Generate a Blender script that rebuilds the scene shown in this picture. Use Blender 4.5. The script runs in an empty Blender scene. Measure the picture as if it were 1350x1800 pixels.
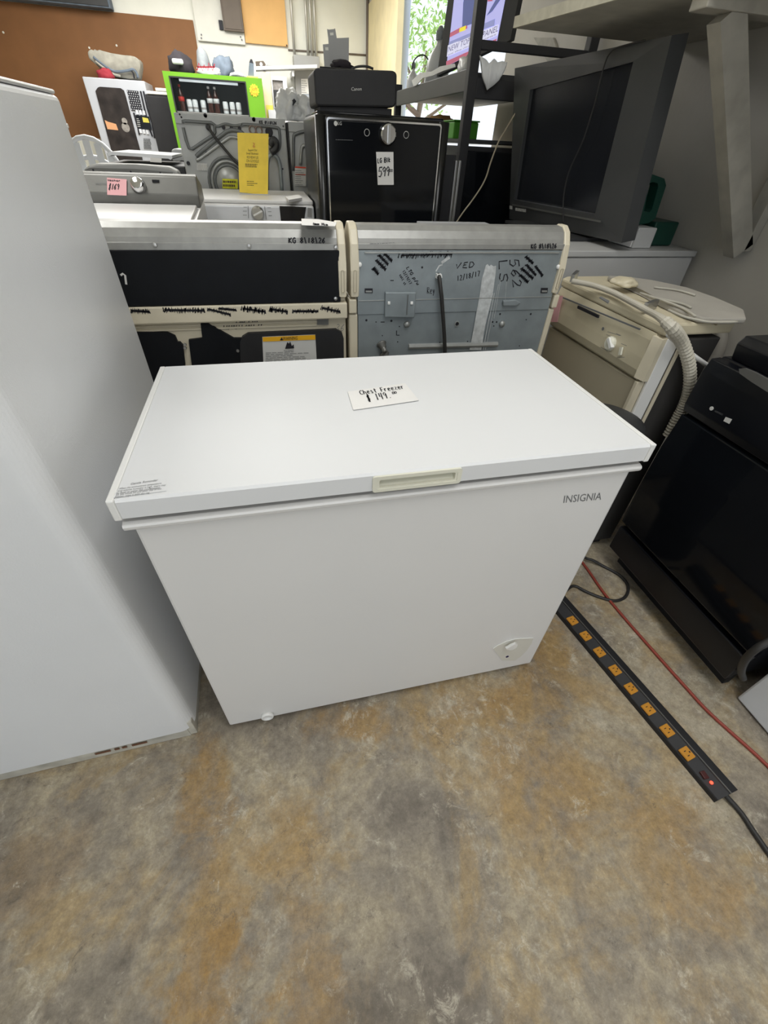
import bpy, bmesh, math, random
from mathutils import Vector, Matrix, noise
C = bpy.context.scene.collection
SC = bpy.context.scene
PI = math.pi
random.seed(7)

# ---------------------------------------------------------------- camera
cam_d = bpy.data.cameras.new('camera'); cam = bpy.data.objects.new('camera', cam_d); C.objects.link(cam)
SC.camera = cam
F_PX = 740.0
cam_d.sensor_fit = 'VERTICAL'; cam_d.sensor_height = 24.0
cam_d.lens = 24.0*F_PX/1800.0
cam_d.clip_start = 0.02; cam_d.clip_end = 200
pit, rol, yaw = math.radians(41.1688), math.radians(2.96985), math.radians(14.92108)
fw = Vector((math.sin(yaw)*math.cos(pit), math.cos(yaw)*math.cos(pit), -math.sin(pit)))
r0 = Vector((math.cos(yaw), -math.sin(yaw), 0)); u0 = r0.cross(fw)
rt = r0*math.cos(rol)+u0*math.sin(rol); up = rt.cross(fw)
cam.matrix_world = Matrix(((rt.x, up.x, -fw.x, 0.2614), (rt.y, up.y, -fw.y, -0.5597), (rt.z, up.z, -fw.z, 1.2523), (0, 0, 0, 1)))

# ---------------------------------------------------------------- world, light, exposure
w = bpy.data.worlds.new('world'); SC.world = w; w.use_nodes = True
bg = w.node_tree.nodes['Background']; bg.inputs[0].default_value = (0.86, 0.93, 1.0, 1); bg.inputs[1].default_value = 1.25
def area(name, loc, target, sx, sy, power, col):
    l = bpy.data.lights.new(name, 'AREA'); l.shape = 'RECTANGLE'; l.size = sx; l.size_y = sy; l.energy = power; l.color = col
    o = bpy.data.objects.new(name, l); C.objects.link(o); o.location = loc
    o.rotation_euler = (Vector(target)-Vector(loc)).to_track_quat('-Z', 'Y').to_euler(); return o
area('ceiling_tube_light_front', (0.82, -0.55, 2.9), (0.82, -0.5, 0), 0.9, 2.4, 37, (1, 0.998, 0.99))
area('fill_light_middle', (-0.95, 1.6, 2.92), (-0.95, 1.65, 0), 0.6, 1.4, 17, (1, 0.99, 0.96)).data.spread = math.radians(115)  # unseen fill lamp, added to brighten the second-row machines and the sign
area('fill_light_rear', (-0.3, 6.2, 2.95), (-0.3, 6.3, 0), 3.0, 2.4, 205, (1, 0.985, 0.95))  # broad unseen fill lamp, added to lift the far end of the shop
area('garage_door_daylight', (0.35, -2.95, 1.6), (0.0, 0.5, 0.7), 1.8, 2.0, 7, (0.95, 0.98, 1))
sl = bpy.data.lights.new('sun', 'SUN'); sl.energy = 4.5; sl.angle = 0.01; sl.color = (1, 0.97, 0.9)
so = bpy.data.objects.new('sun', sl); C.objects.link(so); so.rotation_euler = Vector((0.10, -0.35, -1)).to_track_quat('-Z', 'Y').to_euler()
SC.view_settings.view_transform = 'Standard'
SC.view_settings.look = 'None'
SC.view_settings.exposure = 0.0
SC.view_settings.gamma = 1.0
SC.view_settings.use_curve_mapping = False

# ---------------------------------------------------------------- materials
def mat(name, col, rough=0.5, metal=0.0, var=0.0, vs=6.0, bump=0.0, bs=60.0, emit=0.0, trans=0.0, coat=0.0, alpha=1.0, spec=0.5):
    m = bpy.data.materials.new(name); m.use_nodes = True
    nt = m.node_tree; b = nt.nodes['Principled BSDF']
    c = (col[0], col[1], col[2], 1)
    b.inputs['Base Color'].default_value = c
    b.inputs['Roughness'].default_value = rough; b.inputs['Metallic'].default_value = metal
    b.inputs['Specular IOR Level'].default_value = spec
    if coat: b.inputs['Coat Weight'].default_value = coat; b.inputs['Coat Roughness'].default_value = 0.08
    if trans: b.inputs['Transmission Weight'].default_value = trans
    if alpha < 1: b.inputs['Alpha'].default_value = alpha
    if emit: b.inputs['Emission Color'].default_value = c; b.inputs['Emission Strength'].default_value = emit
    tc = nt.nodes.new('ShaderNodeTexCoord')
    if var:
        n = nt.nodes.new('ShaderNodeTexNoise'); n.inputs['Scale'].default_value = vs; n.inputs['Detail'].default_value = 6
        nt.links.new(tc.outputs['Object'], n.inputs['Vector'])
        r = nt.nodes.new('ShaderNodeValToRGB')
        r.color_ramp.elements[0].position = 0.3; r.color_ramp.elements[1].position = 0.7
        r.color_ramp.elements[0].color = tuple(max(0, x*(1-var)) for x in col)+(1,)
        r.color_ramp.elements[1].color = tuple(min(1, x*(1+var)) for x in col)+(1,)
        nt.links.new(n.outputs['Fac'], r.inputs['Fac']); nt.links.new(r.outputs['Color'], b.inputs['Base Color'])
    if bump:
        n2 = nt.nodes.new('ShaderNodeTexNoise'); n2.inputs['Scale'].default_value = bs; n2.inputs['Detail'].default_value = 3
        nt.links.new(tc.outputs['Object'], n2.inputs['Vector'])
        bp = nt.nodes.new('ShaderNodeBump'); bp.inputs['Strength'].default_value = bump; bp.inputs['Distance'].default_value = 0.004
        nt.links.new(n2.outputs['Fac'], bp.inputs['Height']); nt.links.new(bp.outputs['Normal'], b.inputs['Normal'])
    return m
M = {}
def dm(k, *a, **kw): M[k] = mat(k, *a, **kw)
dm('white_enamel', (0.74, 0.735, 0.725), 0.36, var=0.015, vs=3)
dm('white_lid', (0.74, 0.75, 0.76), 0.55, var=0.01, vs=3)
dm('textured_white', (0.78, 0.795, 0.81), 0.33, var=0.03, vs=2.5, bump=0.13, bs=330)
dm('fridge_base', (0.48, 0.46, 0.40), 0.6, var=0.25, vs=18)
dm('rust', (0.16, 0.07, 0.035), 0.8)
dm('ivory_plastic', (0.74, 0.73, 0.62), 0.4, var=0.04, vs=8)
dm('white_plastic', (0.82, 0.82, 0.80), 0.35)
dm('far_white', (0.72, 0.74, 0.77), 0.45, var=0.04)
dm('ivory_enamel', (0.66, 0.60, 0.46), 0.4, var=0.08, vs=7)
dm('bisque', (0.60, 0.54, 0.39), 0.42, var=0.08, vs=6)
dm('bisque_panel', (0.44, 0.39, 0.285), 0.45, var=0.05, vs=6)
dm('grey_metal', (0.175, 0.175, 0.165), 0.42, 0.5, var=0.08, vs=9)
dm('brushed_cap', (0.32, 0.32, 0.305), 0.35, 0.35, var=0.1, vs=30)
dm('galvanised', (0.26, 0.295, 0.31), 0.45, 0.3, var=0.13, vs=14, bump=0.1, bs=25)
dm('galvanised_far', (0.40, 0.41, 0.405), 0.5, 0.3, var=0.1, vs=8)
dm('galv_dark', (0.16, 0.17, 0.17), 0.5, 0.4)
dm('galvanised_light', (0.36, 0.37, 0.36), 0.4, 0.5, var=0.08, vs=30)
dm('black_panel', (0.005, 0.006, 0.008), 0.6, spec=0.2, var=0.15, vs=20)
dm('black_matte', (0.012, 0.012, 0.014), 0.6, var=0.2, vs=12)
dm('black_gloss', (0.005, 0.006, 0.008), 0.09, spec=0.3)
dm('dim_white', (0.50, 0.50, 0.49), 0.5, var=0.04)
dm('black_enamel', (0.0045, 0.0052, 0.008), 0.3, var=0.2, vs=5)
dm('black_rubber', (0.018, 0.017, 0.017), 0.55)
dm('black_steel', (0.045, 0.046, 0.047), 0.28, 0.85, var=0.06)
dm('chrome', (0.75, 0.75, 0.76), 0.12, 1.0)
dm('steel', (0.52, 0.52, 0.51), 0.3, 0.9, var=0.06)
dm('charcoal_plastic', (0.028, 0.029, 0.031), 0.5, var=0.1)
dm('charcoal_screen', (0.010, 0.012, 0.017), 0.25)
dm('tv_bezel', (0.05, 0.052, 0.054), 0.42, var=0.08, vs=10)
dm('ink', (0.008, 0.008, 0.014), 0.6)
dm('ink_grey', (0.16, 0.165, 0.17), 0.5)
dm('ink_brown', (0.12, 0.09, 0.03), 0.7)
dm('paper', (0.80, 0.79, 0.77), 0.7, var=0.02)
dm('paper_yellow', (0.90, 0.66, 0.07), 0.55, var=0.06, vs=20)
dm('paper_pink', (0.78, 0.42, 0.44), 0.7)
dm('warning_amber', (0.80, 0.42, 0.01), 0.5)
dm('sticker_white', (0.62, 0.62, 0.60), 0.5)
dm('white_paint', (0.50, 0.52, 0.52), 0.6, var=0.2, vs=60)
dm('outlet_orange', (0.62, 0.28, 0.035), 0.4, var=0.05)
dm('cord_red', (0.30, 0.05, 0.032), 0.5)
dm('cord_black', (0.022, 0.021, 0.02), 0.5)
dm('cord_tan', (0.40, 0.34, 0.24), 0.5)
dm('hose_white', (0.52, 0.49, 0.41), 0.5, var=0.06)
dm('led_red', (1.0, 0.06, 0.03), 0.4, emit=3)
dm('lime', (0.12, 0.32, 0.004), 0.55, var=0.06, vs=4)
dm('vend_white', (0.50, 0.52, 0.56), 0.4, var=0.03)
dm('wall_dark', (0.09, 0.085, 0.08), 0.8)
dm('burst_yellow', (0.95, 0.68, 0.03), 0.5)
dm('burst_red', (0.72, 0.06, 0.02), 0.5)
dm('hardboard', (0.22, 0.095, 0.032), 0.7, var=0.1, vs=3)
dm('plywood', (0.78, 0.46, 0.17), 0.65, var=0.08, vs=3)
dm('panel_white', (0.74, 0.73, 0.66), 0.6, var=0.05)
dm('panel_brown', (0.12, 0.09, 0.065), 0.5, var=0.1)
dm('wall_cream', (0.84, 0.84, 0.76), 0.8, var=0.05, vs=2, bump=0.2, bs=30)
dm('wall_grey', (0.53, 0.505, 0.455), 0.75, var=0.08, vs=2.5, bump=0.25, bs=40)
dm('jamb_cream', (0.80, 0.70, 0.44), 0.7, var=0.08, vs=5)
dm('shelf_wood', (0.44, 0.42, 0.36), 0.7, var=0.12, vs=12)
dm('shelf_edge', (0.60, 0.57, 0.46), 0.7, var=0.12, vs=25)
dm('brace_paint', (0.38, 0.36, 0.31), 0.7, var=0.15, vs=14)
dm('conduit', (0.55, 0.54, 0.50), 0.4, 0.5)
dm('elec_grey', (0.34, 0.34, 0.33), 0.5, 0.3, var=0.05)
dm('elec_blue', (0.42, 0.47, 0.54), 0.5)
dm('clear_plastic', (0.75, 0.76, 0.76), 0.3, trans=0.35)
dm('bag_white', (0.84, 0.85, 0.85), 0.4, trans=0.2, var=0.05, vs=20)
dm('cloth_cream', (0.34, 0.325, 0.275), 0.9, var=0.15, vs=14)
dm('cloth_grey', (0.24, 0.26, 0.27), 0.9, var=0.15, vs=14)
dm('cloth_black', (0.022, 0.018, 0.022), 0.9, var=0.3, vs=10)
dm('cloth_slate', (0.12, 0.15, 0.19), 0.85, var=0.2, vs=12)
dm('red_cloth', (0.32, 0.025, 0.04), 0.8)
dm('tool_green', (0.004, 0.045, 0.030), 0.5)
dm('bright_green', (0.10, 0.42, 0.03), 0.5)
dm('pad_white', (0.36, 0.34, 0.30), 0.75, var=0.08, vs=8)
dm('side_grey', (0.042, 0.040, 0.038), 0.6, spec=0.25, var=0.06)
dm('vinyl_white', (0.78, 0.80, 0.84), 0.4)
dm('photo_orange', (0.70, 0.36, 0.18), 0.5)
dm('photo_dark', (0.03, 0.024, 0.022), 0.3, var=0.5, vs=9)
dm('photo_grey', (0.28, 0.26, 0.24), 0.5, var=0.3, vs=30)
dm('menu_yellow', (0.80, 0.72, 0.12), 0.5)
dm('tube_glow', (0.85, 0.95, 1.0), 0.4, emit=0.7)
dm('can_white', (0.72, 0.78, 0.80), 0.35, var=0.1, vs=40)
dm('cola', (0.05, 0.012, 0.006), 0.15)
dm('cola_label', (0.55, 0.03, 0.02), 0.4)
dm('cap_white', (0.80, 0.80, 0.80), 0.4)
dm('cooler_back', (0.010, 0.014, 0.015), 0.6)
dm('glass', (0.02, 0.025, 0.025), 0.02, alpha=0.10)
dm('scr_sky', (0.44, 0.44, 0.78), 0.4, emit=0.75)
dm('scr_dark', (0.10, 0.12, 0.28), 0.4, emit=0.75)
dm('scr_bar', (0.26, 0.28, 0.52), 0.4, emit=0.75)
dm('scr_white', (0.66, 0.66, 0.84), 0.4, emit=0.75)
dm('scr_red', (0.45, 0.12, 0.18), 0.4, emit=0.75)
dm('scr_yellow', (0.80, 0.70, 0.05), 0.4, emit=0.75)
dm('scr_ink', (0.16, 0.15, 0.24), 0.4, emit=0.5)
dm('leaf', (0.34, 0.55, 0.16), 0.6, var=0.4, vs=3)
dm('leaf_yellow', (0.55, 0.50, 0.06), 0.6, var=0.3, vs=3)
dm('bark', (0.20, 0.15, 0.12), 0.8, var=0.2)
dm('pave', (0.60, 0.59, 0.56), 0.9, var=0.08)
dm('panel_cream', (0.68, 0.67, 0.61), 0.4)
dm('lcd', (0.01, 0.011, 0.016), 0.1)
dm('neon_note', (0.62, 0.62, 0.02), 0.6, var=0.2, vs=40)
dm('duct_brown', (0.20, 0.14, 0.11), 0.5)
dm('shoe_dark', (0.02, 0.022, 0.03), 0.7)

def floor_material():
    m = bpy.data.materials.new('stained_concrete'); m.use_nodes = True
    nt = m.node_tree; N = nt.nodes; L = nt.links; b = N['Principled BSDF']
    tc = N.new('ShaderNodeTexCoord'); co = tc.outputs['Object']
    def nz(scale, detail=6, rough=0.6, dist=0.0):
        n = N.new('ShaderNodeTexNoise'); n.inputs['Scale'].default_value = scale; n.inputs['Detail'].default_value = detail
        n.inputs['Roughness'].default_value = rough; n.inputs['Distortion'].default_value = dist
        L.new(co, n.inputs['Vector']); return n
    def ramp(src, p0, p1, c0=(0, 0, 0), c1=(1, 1, 1)):
        r = N.new('ShaderNodeValToRGB'); r.color_ramp.elements[0].position = p0; r.color_ramp.elements[1].position = p1
        r.color_ramp.elements[0].color = c0+(1,); r.color_ramp.elements[1].color = c1+(1,); L.new(src, r.inputs['Fac']); return r.outputs['Color']
    def mix(f, a, bb, blend='MIX'):
        x = N.new('ShaderNodeMix'); x.data_type = 'RGBA'; x.blend_type = blend
        if isinstance(f, float): x.inputs['Factor'].default_value = f
        else: L.new(f, x.inputs['Factor'])
        for s, k in ((a, 'A'), (bb, 'B')):
            sock = [i for i in x.inputs if i.name == k and i.type == 'RGBA'][0]
            if isinstance(s, tuple): sock.default_value = s+(1,)
            else: L.new(s, sock)
        return [o for o in x.outputs if o.type == 'RGBA'][0]
    def mth(op, a, bb=None):
        x = N.new('ShaderNodeMath'); x.operation = op
        for i, s in enumerate((a, bb)):
            if s is None: continue
            if isinstance(s, (int, float)): x.inputs[i].default_value = s
            else: L.new(s, x.inputs[i])
        return x.outputs[0]
    big = nz(2.4, 9, 0.6, 0.7); mid = nz(8, 10, 0.7, 0.5); fine = nz(40, 10, 0.8); grit = nz(170, 5, 0.8)
    mixn = mth('ADD', mth('MULTIPLY', big.outputs['Fac'], 0.6), mth('MULTIPLY', mid.outputs['Fac'], 0.4))
    r4 = N.new('ShaderNodeValToRGB'); L.new(mixn, r4.inputs['Fac']); cr = r4.color_ramp
    cr.elements[0].position = 0.40; cr.elements[0].color = (0.195, 0.168, 0.137, 1); cr.elements[1].position = 0.60; cr.elements[1].color = (0.47, 0.415, 0.32, 1)
    for ps_, cl in ((0.455, (0.265, 0.232, 0.188, 1)), (0.50, (0.335, 0.29, 0.225, 1)), (0.55, (0.42, 0.36, 0.26, 1))):
        e_ = cr.elements.new(ps_); e_.color = cl
    base = r4.outputs['Color']
    # ochre rust stains where they lie on this slab
    warp = N.new('ShaderNodeVectorMath'); warp.operation = 'MULTIPLY_ADD'
    L.new(nz(7, 8, 0.7).outputs['Color'], warp.inputs[0]); warp.inputs[1].default_value = (0.34, 0.34, 0); L.new(co, warp.inputs[2])
    tot = None
    for (x, y, sx, sy, a) in STAINS:
        sb = N.new('ShaderNodeVectorMath'); sb.operation = 'SUBTRACT'; L.new(warp.outputs[0], sb.inputs[0]); sb.inputs[1].default_value = (x+0.17, y+0.17, 0)
        sc = N.new('ShaderNodeVectorMath'); sc.operation = 'MULTIPLY'; L.new(sb.outputs[0], sc.inputs[0]); sc.inputs[1].default_value = (1/sx, 1/sy, 0)
        ln = N.new('ShaderNodeVectorMath'); ln.operation = 'LENGTH'; L.new(sc.outputs[0], ln.inputs[0])
        mr = N.new('ShaderNodeMapRange'); mr.interpolation_type = 'SMOOTHSTEP'; L.new(ln.outputs['Value'], mr.inputs['Value'])
        mr.inputs['From Min'].default_value = 0.45; mr.inputs['From Max'].default_value = 1.1; mr.inputs['To Min'].default_value = a; mr.inputs['To Max'].default_value = 0
        tot = mr.outputs[0] if tot is None else mth('MAXIMUM', tot, mr.outputs[0])
    st = mth('MULTIPLY', tot, ramp(mid.outputs['Fac'], 0.30, 0.58))
    base = mix(st, base, (0.36, 0.215, 0.070))
    ton = ramp(nz(2.8, 9, 0.66, 1.2).outputs['Fac'], 0.49, 0.58)
    base = mix(mth('MULTIPLY', mth('MULTIPLY', ton, ramp(mid.outputs['Fac'], 0.36, 0.56)), 0.62), base, (0.40, 0.275, 0.12))
    cl_ = ramp(nz(4.2, 8, 0.65, 0.8).outputs['Fac'], 0.50, 0.60)
    base = mix(mth('MULTIPLY', mth('MULTIPLY', cl_, ramp(nz(20, 10, 0.82, 0.8).outputs['Fac'], 0.52, 0.60)), 0.75), base, (0.60, 0.55, 0.45))
    base = mix(mth('MULTIPLY', ramp(nz(17, 10, 0.85, 0.8).outputs['Fac'], 0.60, 0.65), 0.7), base, (0.64, 0.59, 0.50))
    base = mix(mth('MULTIPLY', ramp(nz(24, 9, 0.8, 0.4).outputs['Fac'], 0.59, 0.66), 0.6), base, (0.10, 0.085, 0.07))
    base = mix(1.0, base, ramp(fine.outputs['Fac'], 0.34, 0.66, (0.66, 0.65, 0.63), (1.30, 1.30, 1.28)), 'MULTIPLY')
    # hairline cracks
    vo = N.new('ShaderNodeTexVoronoi'); vo.feature = 'DISTANCE_TO_EDGE'; vo.inputs['Scale'].default_value = 1.7; L.new(warp.outputs[0], vo.inputs['Vector'])
    ck = ramp(vo.outputs['Distance'], 0.0, 0.006, (1, 1, 1), (0, 0, 0))
    base = mix(mth('MULTIPLY', mth('MULTIPLY', ck, ramp(big.outputs['Fac'], 0.48, 0.60)), 0.5), base, (0.10, 0.085, 0.07))
    base = mix(mth('MULTIPLY', ramp(grit.outputs['Fac'], 0.44, 0.62), 0.25), base, (0.17, 0.14, 0.105))
    L.new(base, b.inputs['Base Color'])
    rr = mth('ADD', 0.42, mth('MULTIPLY', mid.outputs['Fac'], 0.35)); L.new(rr, b.inputs['Roughness'])
    bp = N.new('ShaderNodeBump'); bp.inputs['Strength'].default_value = 0.35; bp.inputs['Distance'].default_value = 0.004
    L.new(fine.outputs['Fac'], bp.inputs['Height']); L.new(bp.outputs['Normal'], b.inputs['Normal'])
    return m
STAINS = [(-0.06, -0.14, 0.08, 0.18, 0.95), (-0.03, -0.42, 0.09, 0.22, 0.95), (0.14, -0.30, 0.10, 0.12, 0.8), (0.85, -0.10, 0.26, 0.12, 0.85),
          (0.60, -0.10, 0.14, 0.07, 0.7), (1.03, -0.52, 0.18, 0.16, 0.75), (0.80, -0.32, 0.20, 0.16, 0.75), (0.36, -0.06, 0.14, 0.08, 0.75), (0.17, -0.52, 0.07, 0.18, 0.75), (1.0, 0.06, 0.10, 0.24, 0.9), (-0.4, -0.2, 0.12, 0.1, 0.4)]
M['floor'] = floor_material()

# ---------------------------------------------------------------- builders
def V(p): return Vector(p)
def finish(name, bm, m, parent=None, smooth=False):
    me = bpy.data.meshes.new(name)
    bmesh.ops.recalc_face_normals(bm, faces=bm.faces[:])
    off = Vector((0, 0, 0))
    p = parent
    while p is not None: off += p.location; p = p.parent
    if parent is None and 'PIV' in globals() and PIV: off = Vector(PIV[0])
    bmesh.ops.translate(bm, verts=bm.verts[:], vec=-off)
    bm.to_mesh(me); bm.free()
    me.materials.append(M[m] if isinstance(m, str) else m)
    if smooth:
        for f in me.polygons: f.use_smooth = True
    o = bpy.data.objects.new(name, me); C.objects.link(o)
    if parent is not None: o.parent = parent
    elif 'PIV' in globals() and PIV: o.location = PIV[0]
    return o
PIV = []
def tag(o, label, cat, group=None):
    o['label'] = label; o['category'] = cat
    if group: o['group'] = group
    return o
def thing(name, label, cat, loc, group=None):
    o = bpy.data.objects.new(name, None); C.objects.link(o); o.location = loc; o.empty_display_size = 0.1
    return tag(o, label, cat, group)
def struct(name, bm, m, parent=None):
    o = finish(name, bm, m, parent)
    if parent is None: o['kind'] = 'structure'
    return o
def B(): return bmesh.new()
def box(bm, x0, x1, y0, y1, z0, z1, bev=0.0, seg=2):
    vs = [bm.verts.new((x, y, z)) for x in (x0, x1) for y in (y0, y1) for z in (z0, z1)]
    fs = [bm.faces.new([vs[i] for i in q]) for q in ((0, 1, 3, 2), (4, 6, 7, 5), (0, 4, 5, 1), (2, 3, 7, 6), (0, 2, 6, 4), (1, 5, 7, 3))]
    if bev:
        es = list({e for f in fs for e in f.edges})
        bmesh.ops.bevel(bm, geom=es, offset=bev, segments=seg, profile=0.5, affect='EDGES')
    return bm
def hexa(bm, a, b):
    """solid between two quads a and b (4 points each, same winding)"""
    va = [bm.verts.new(p) for p in a]; vb = [bm.verts.new(p) for p in b]; n = len(a)
    bm.faces.new(va); bm.faces.new(vb[::-1])
    for i in range(n): bm.faces.new((va[i], vb[i], vb[(i+1) % n], va[(i+1) % n]))
    return bm
def slab(bm, pts, d):
    """polygon pts pushed along vector d"""
    d = Vector(d); return hexa(bm, [Vector(p) for p in pts], [Vector(p)+d for p in pts])
def bar(bm, p, q, w, h, upv=(0, 0, 1)):
    p, q = Vector(p), Vector(q); t = (q-p).normalized(); s = t.cross(Vector(upv)).normalized(); u = s.cross(t)
    f = lambda c: [c+s*a*w/2+u*b*h/2 for a, b in ((-1, -1), (1, -1), (1, 1), (-1, 1))]
    return hexa(bm, f(p), f(q))
def spline(pts, n=8):
    P = [Vector(p) for p in pts]; P = [P[0]*2-P[1]]+P+[P[-1]*2-P[-2]]; out = []
    for i in range(1, len(P)-2):
        a, b, c, d = P[i-1:i+3]
        for k in range(n):
            t = k/n
            out.append(0.5*((2*b)+(c-a)*t+(2*a-5*b+4*c-d)*t*t+(3*b-a-3*c+d)*t**3))
    out.append(P[-2]); return out
def tube(bm, pts, r, seg=8, smooth=0):
    P = spline(pts, smooth) if smooth else [Vector(p) for p in pts]
    rs = r if isinstance(r, (list, tuple)) else [r]*len(P)
    rings = []; up_ = None
    for i, p in enumerate(P):
        t = (P[min(i+1, len(P)-1)]-P[max(i-1, 0)]).normalized()
        if up_ is None: up_ = Vector((0, 0, 1)) if abs(t.z) < 0.9 else Vector((1, 0, 0))
        s = t.cross(up_).normalized(); u = s.cross(t).normalized(); up_ = u
        rings.append([bm.verts.new(p+(s*math.cos(2*PI*k/seg)+u*math.sin(2*PI*k/seg))*rs[i]) for k in range(seg)])
    for a, b in zip(rings, rings[1:]):
        for k in range(seg): bm.faces.new((a[k], a[(k+1) % seg], b[(k+1) % seg], b[k]))
    bm.faces.new(rings[0][::-1]); bm.faces.new(rings[-1]); return bm
def lathe(bm, prof, c, axis=(0, 0, 1), seg=20, sx=1.0, sy=1.0):
    """prof: (radius, height) pairs along axis from c"""
    c = Vector(c); a = Vector(axis).normalized(); s = a.cross(Vector((0, 0, 1)) if abs(a.z) < 0.9 else Vector((0, 1, 0))).normalized(); t = a.cross(s)
    rings = []
    for r, h in prof:
        rings.append([bm.verts.new(c+a*h+(s*sx*math.cos(2*PI*k/seg)+t*sy*math.sin(2*PI*k/seg))*max(r, 1e-4)) for k in range(seg)])
    for A, Bq in zip(rings, rings[1:]):
        for k in range(seg): bm.faces.new((A[k], A[(k+1) % seg], Bq[(k+1) % seg], Bq[k]))
    bm.faces.new(rings[0][::-1]); bm.faces.new(rings[-1]); return bm
def disc(bm, c, n, r, t=0.001, seg=14):
    return lathe(bm, [(r, 0), (r, t)], c, n, seg)
def ribbon(bm, pts, w, n, lift=0.0006):
    """flat stroke of width w on a face whose normal is n"""
    n = Vector(n).normalized(); P = [Vector(p)+n*lift for p in pts]; prev = None
    for i, p in enumerate(P):
        t = (P[min(i+1, len(P)-1)]-P[max(i-1, 0)])
        if t.length < 1e-7: continue
        s = t.normalized().cross(n)*w/2
        cur = (bm.verts.new(p-s), bm.verts.new(p+s))
        if prev: bm.faces.new((prev[0], prev[1], cur[1], cur[0]))
        prev = cur
    return bm
def patch(bm, pts, n, lift=0.0006, t=0.0):
    n = Vector(n).normalized(); P = [Vector(p)+n*lift for p in pts]
    if t: return slab(bm, P, n*t)
    bm.faces.new([bm.verts.new(p) for p in P]); return bm
def zig(bm, p, q, hw, n, wd, nrm, upv, seed=0):
    """marker scribble from p to q"""
    R_ = random.Random(seed); p, q, u = Vector(p), Vector(q), Vector(upv).normalized(); L_ = []
    for i in range(n+1):
        L_.append(p.lerp(q, i/n)+u*hw*(1 if i % 2 else -1)*R_.uniform(0.9, 1.9)+(q-p)*R_.uniform(-0.03, 0.03))
    ribbon(bm, L_, wd, nrm); ribbon(bm, [p.lerp(q, 0.04), q], wd*1.4, nrm); return bm
G = {  # single-stroke handwriting: strokes of (x, y) on a 4 x 6 grid
 'A': '0 0 2 6 4 0;.8 2.2 3.2 2.2', 'B': '0 0 0 6 3 6 3.6 4.6 2.6 3.3 0 3.2;2.6 3.3 4 1.8 3 0 0 0', 'C': '4 5 2.5 6 .6 5 0 3 .6 1 2.4 0 4 .8', 'D': '.3 0 .3 6 2.4 5.8 4 3.4 3 .8 .3 0',
 'E': '3.8 6 .8 5.6 .6 4 3 3.3 .5 2.6 .3 .6 4 0', 'F': '0 0 .3 6 4 6;.2 3 3 3', 'G': '4 5 2.4 6 .6 5 0 3 .6 1 2.4 0 4 1 4 3 2.4 3', 'I': '2 0 2 6', 'K': '0 0 0 6;3.8 6 0 2.8 4 0', 'L': '0 6 .2 0 3.6 0',
 'N': '0 0 0 6 4 0 4 6', 'O': '2 6 .3 5 0 3 .5 .8 2 0 3.6 1 4 3 3.6 5 2 6', 'P': '0 0 .3 6 3.4 5.6 3.6 3.8 .2 2.8', 'R': '0 0 .2 6 3.2 5.6 3.2 3.8 .2 3 3.8 0', 'S': '3.8 5.2 2.4 6 .6 5.2 .8 3.6 3.2 2.6 3.6 1 2 0 0 .8',
 'T': '0 6 4 6;2 6 2 0', 'U': '0 6 .2 1 2 0 3.6 1 4 6', 'V': '0 4.6 1.2 0 3.8 6', 'W': '0 6 1 0 2 4 3 0 4 6', 'Y': '0 6 2 3 4 6;2 3 1.4 0', 'Z': '0 6 4 6 0 0 4 0',
 'a': '3.2 3.6 1 3.8 0 1.8 1 0 3 .8 3.4 3.8 3.6 0', 'c': '3.2 3.2 1.6 4 .2 2.4 .8 .4 2 0 3.4 .6', 'e': '.3 2 3.4 2.4 2.6 4 1 3.8 .2 1.8 1.2 0 3.6 .4', 'h': '.2 6 .2 0;.3 2.4 2 3.8 3.2 2.8 3.4 0', 'k': '.2 6 .2 0;3 4 .3 1.8 3.4 0',
 'l': '1.5 6 1.5 .4 2.4 0', 'p': '0 4 0 -2;0 3.4 2 4 3.4 2.4 2 .2 .2 .8', 'r': '.4 4 .5 0;.5 2.4 2 3.8 3.2 3.6', 's': '3 3.6 1.2 4 .8 2.6 3 1.6 2.6 0 .4 .3', 't': '1.6 6 1.6 .6 2.8 0;.2 4 3.4 4.2', 'u': '.3 4 .4 .8 1.6 0 3.2 1.2 3.4 4 3.5 0',
 'y': '.2 4 1.8 .8;3.6 4 1 -2', 'z': '.3 4 3.4 3.8 .3 .2 3.6 0', '0': '2 6 .4 5 0 3 .5 .8 2 0 3.6 1 4 3 3.6 5 2 6', '1': '2 6 2 0', '2': '.2 4.8 1.6 6 3.4 4.8 2.8 3 0 0 4 .2', '3': '.2 5.6 2.6 6 3.2 4.6 1.4 3.2 3.6 1.8 2.6 0 .2 .4',
 '4': '.4 6 .2 2.6 3.8 2.8;3 6 2.8 0', '5': '3.8 6 .8 6 .4 3.4 2.6 3.8 3.6 2 2.4 0 .2 .4', '6': '3.2 6 .8 3.6 .2 1.4 1.8 0 3.4 1.4 2.4 3 .4 2', '7': '.2 6 3.8 6 1.6 0', '8': '2 3.2 .4 4.6 2 6 3.6 4.6 2 3.2 .2 1.4 2 0 3.8 1.4 2 3.2', '9': '3.4 4.8 2 6 .4 4.6 1.6 3 3.4 4.6 3 0',
 '/': '.6 -.6 3.2 6.6', '\\': '.6 6.6 3.2 -.6', '+': '.4 3 3.6 3;2 5 2 1', 'm': '.2 4 .3 0;.3 3 1.2 4 1.8 3 1.9 0;1.9 3 2.8 4 3.6 3 3.7 0', 'x': '.4 4 3.4 0;3.4 4 .4 0',
 '$': '3.6 4.8 2 5.4 .6 4.4 3.2 2 2 .6 .2 1.2;1.6 6.6 1.6 -.6;2.4 6.6 2.4 -.6', '.': '1.6 0 2.2 .3', '-': '.4 3 3.4 3'}
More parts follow.
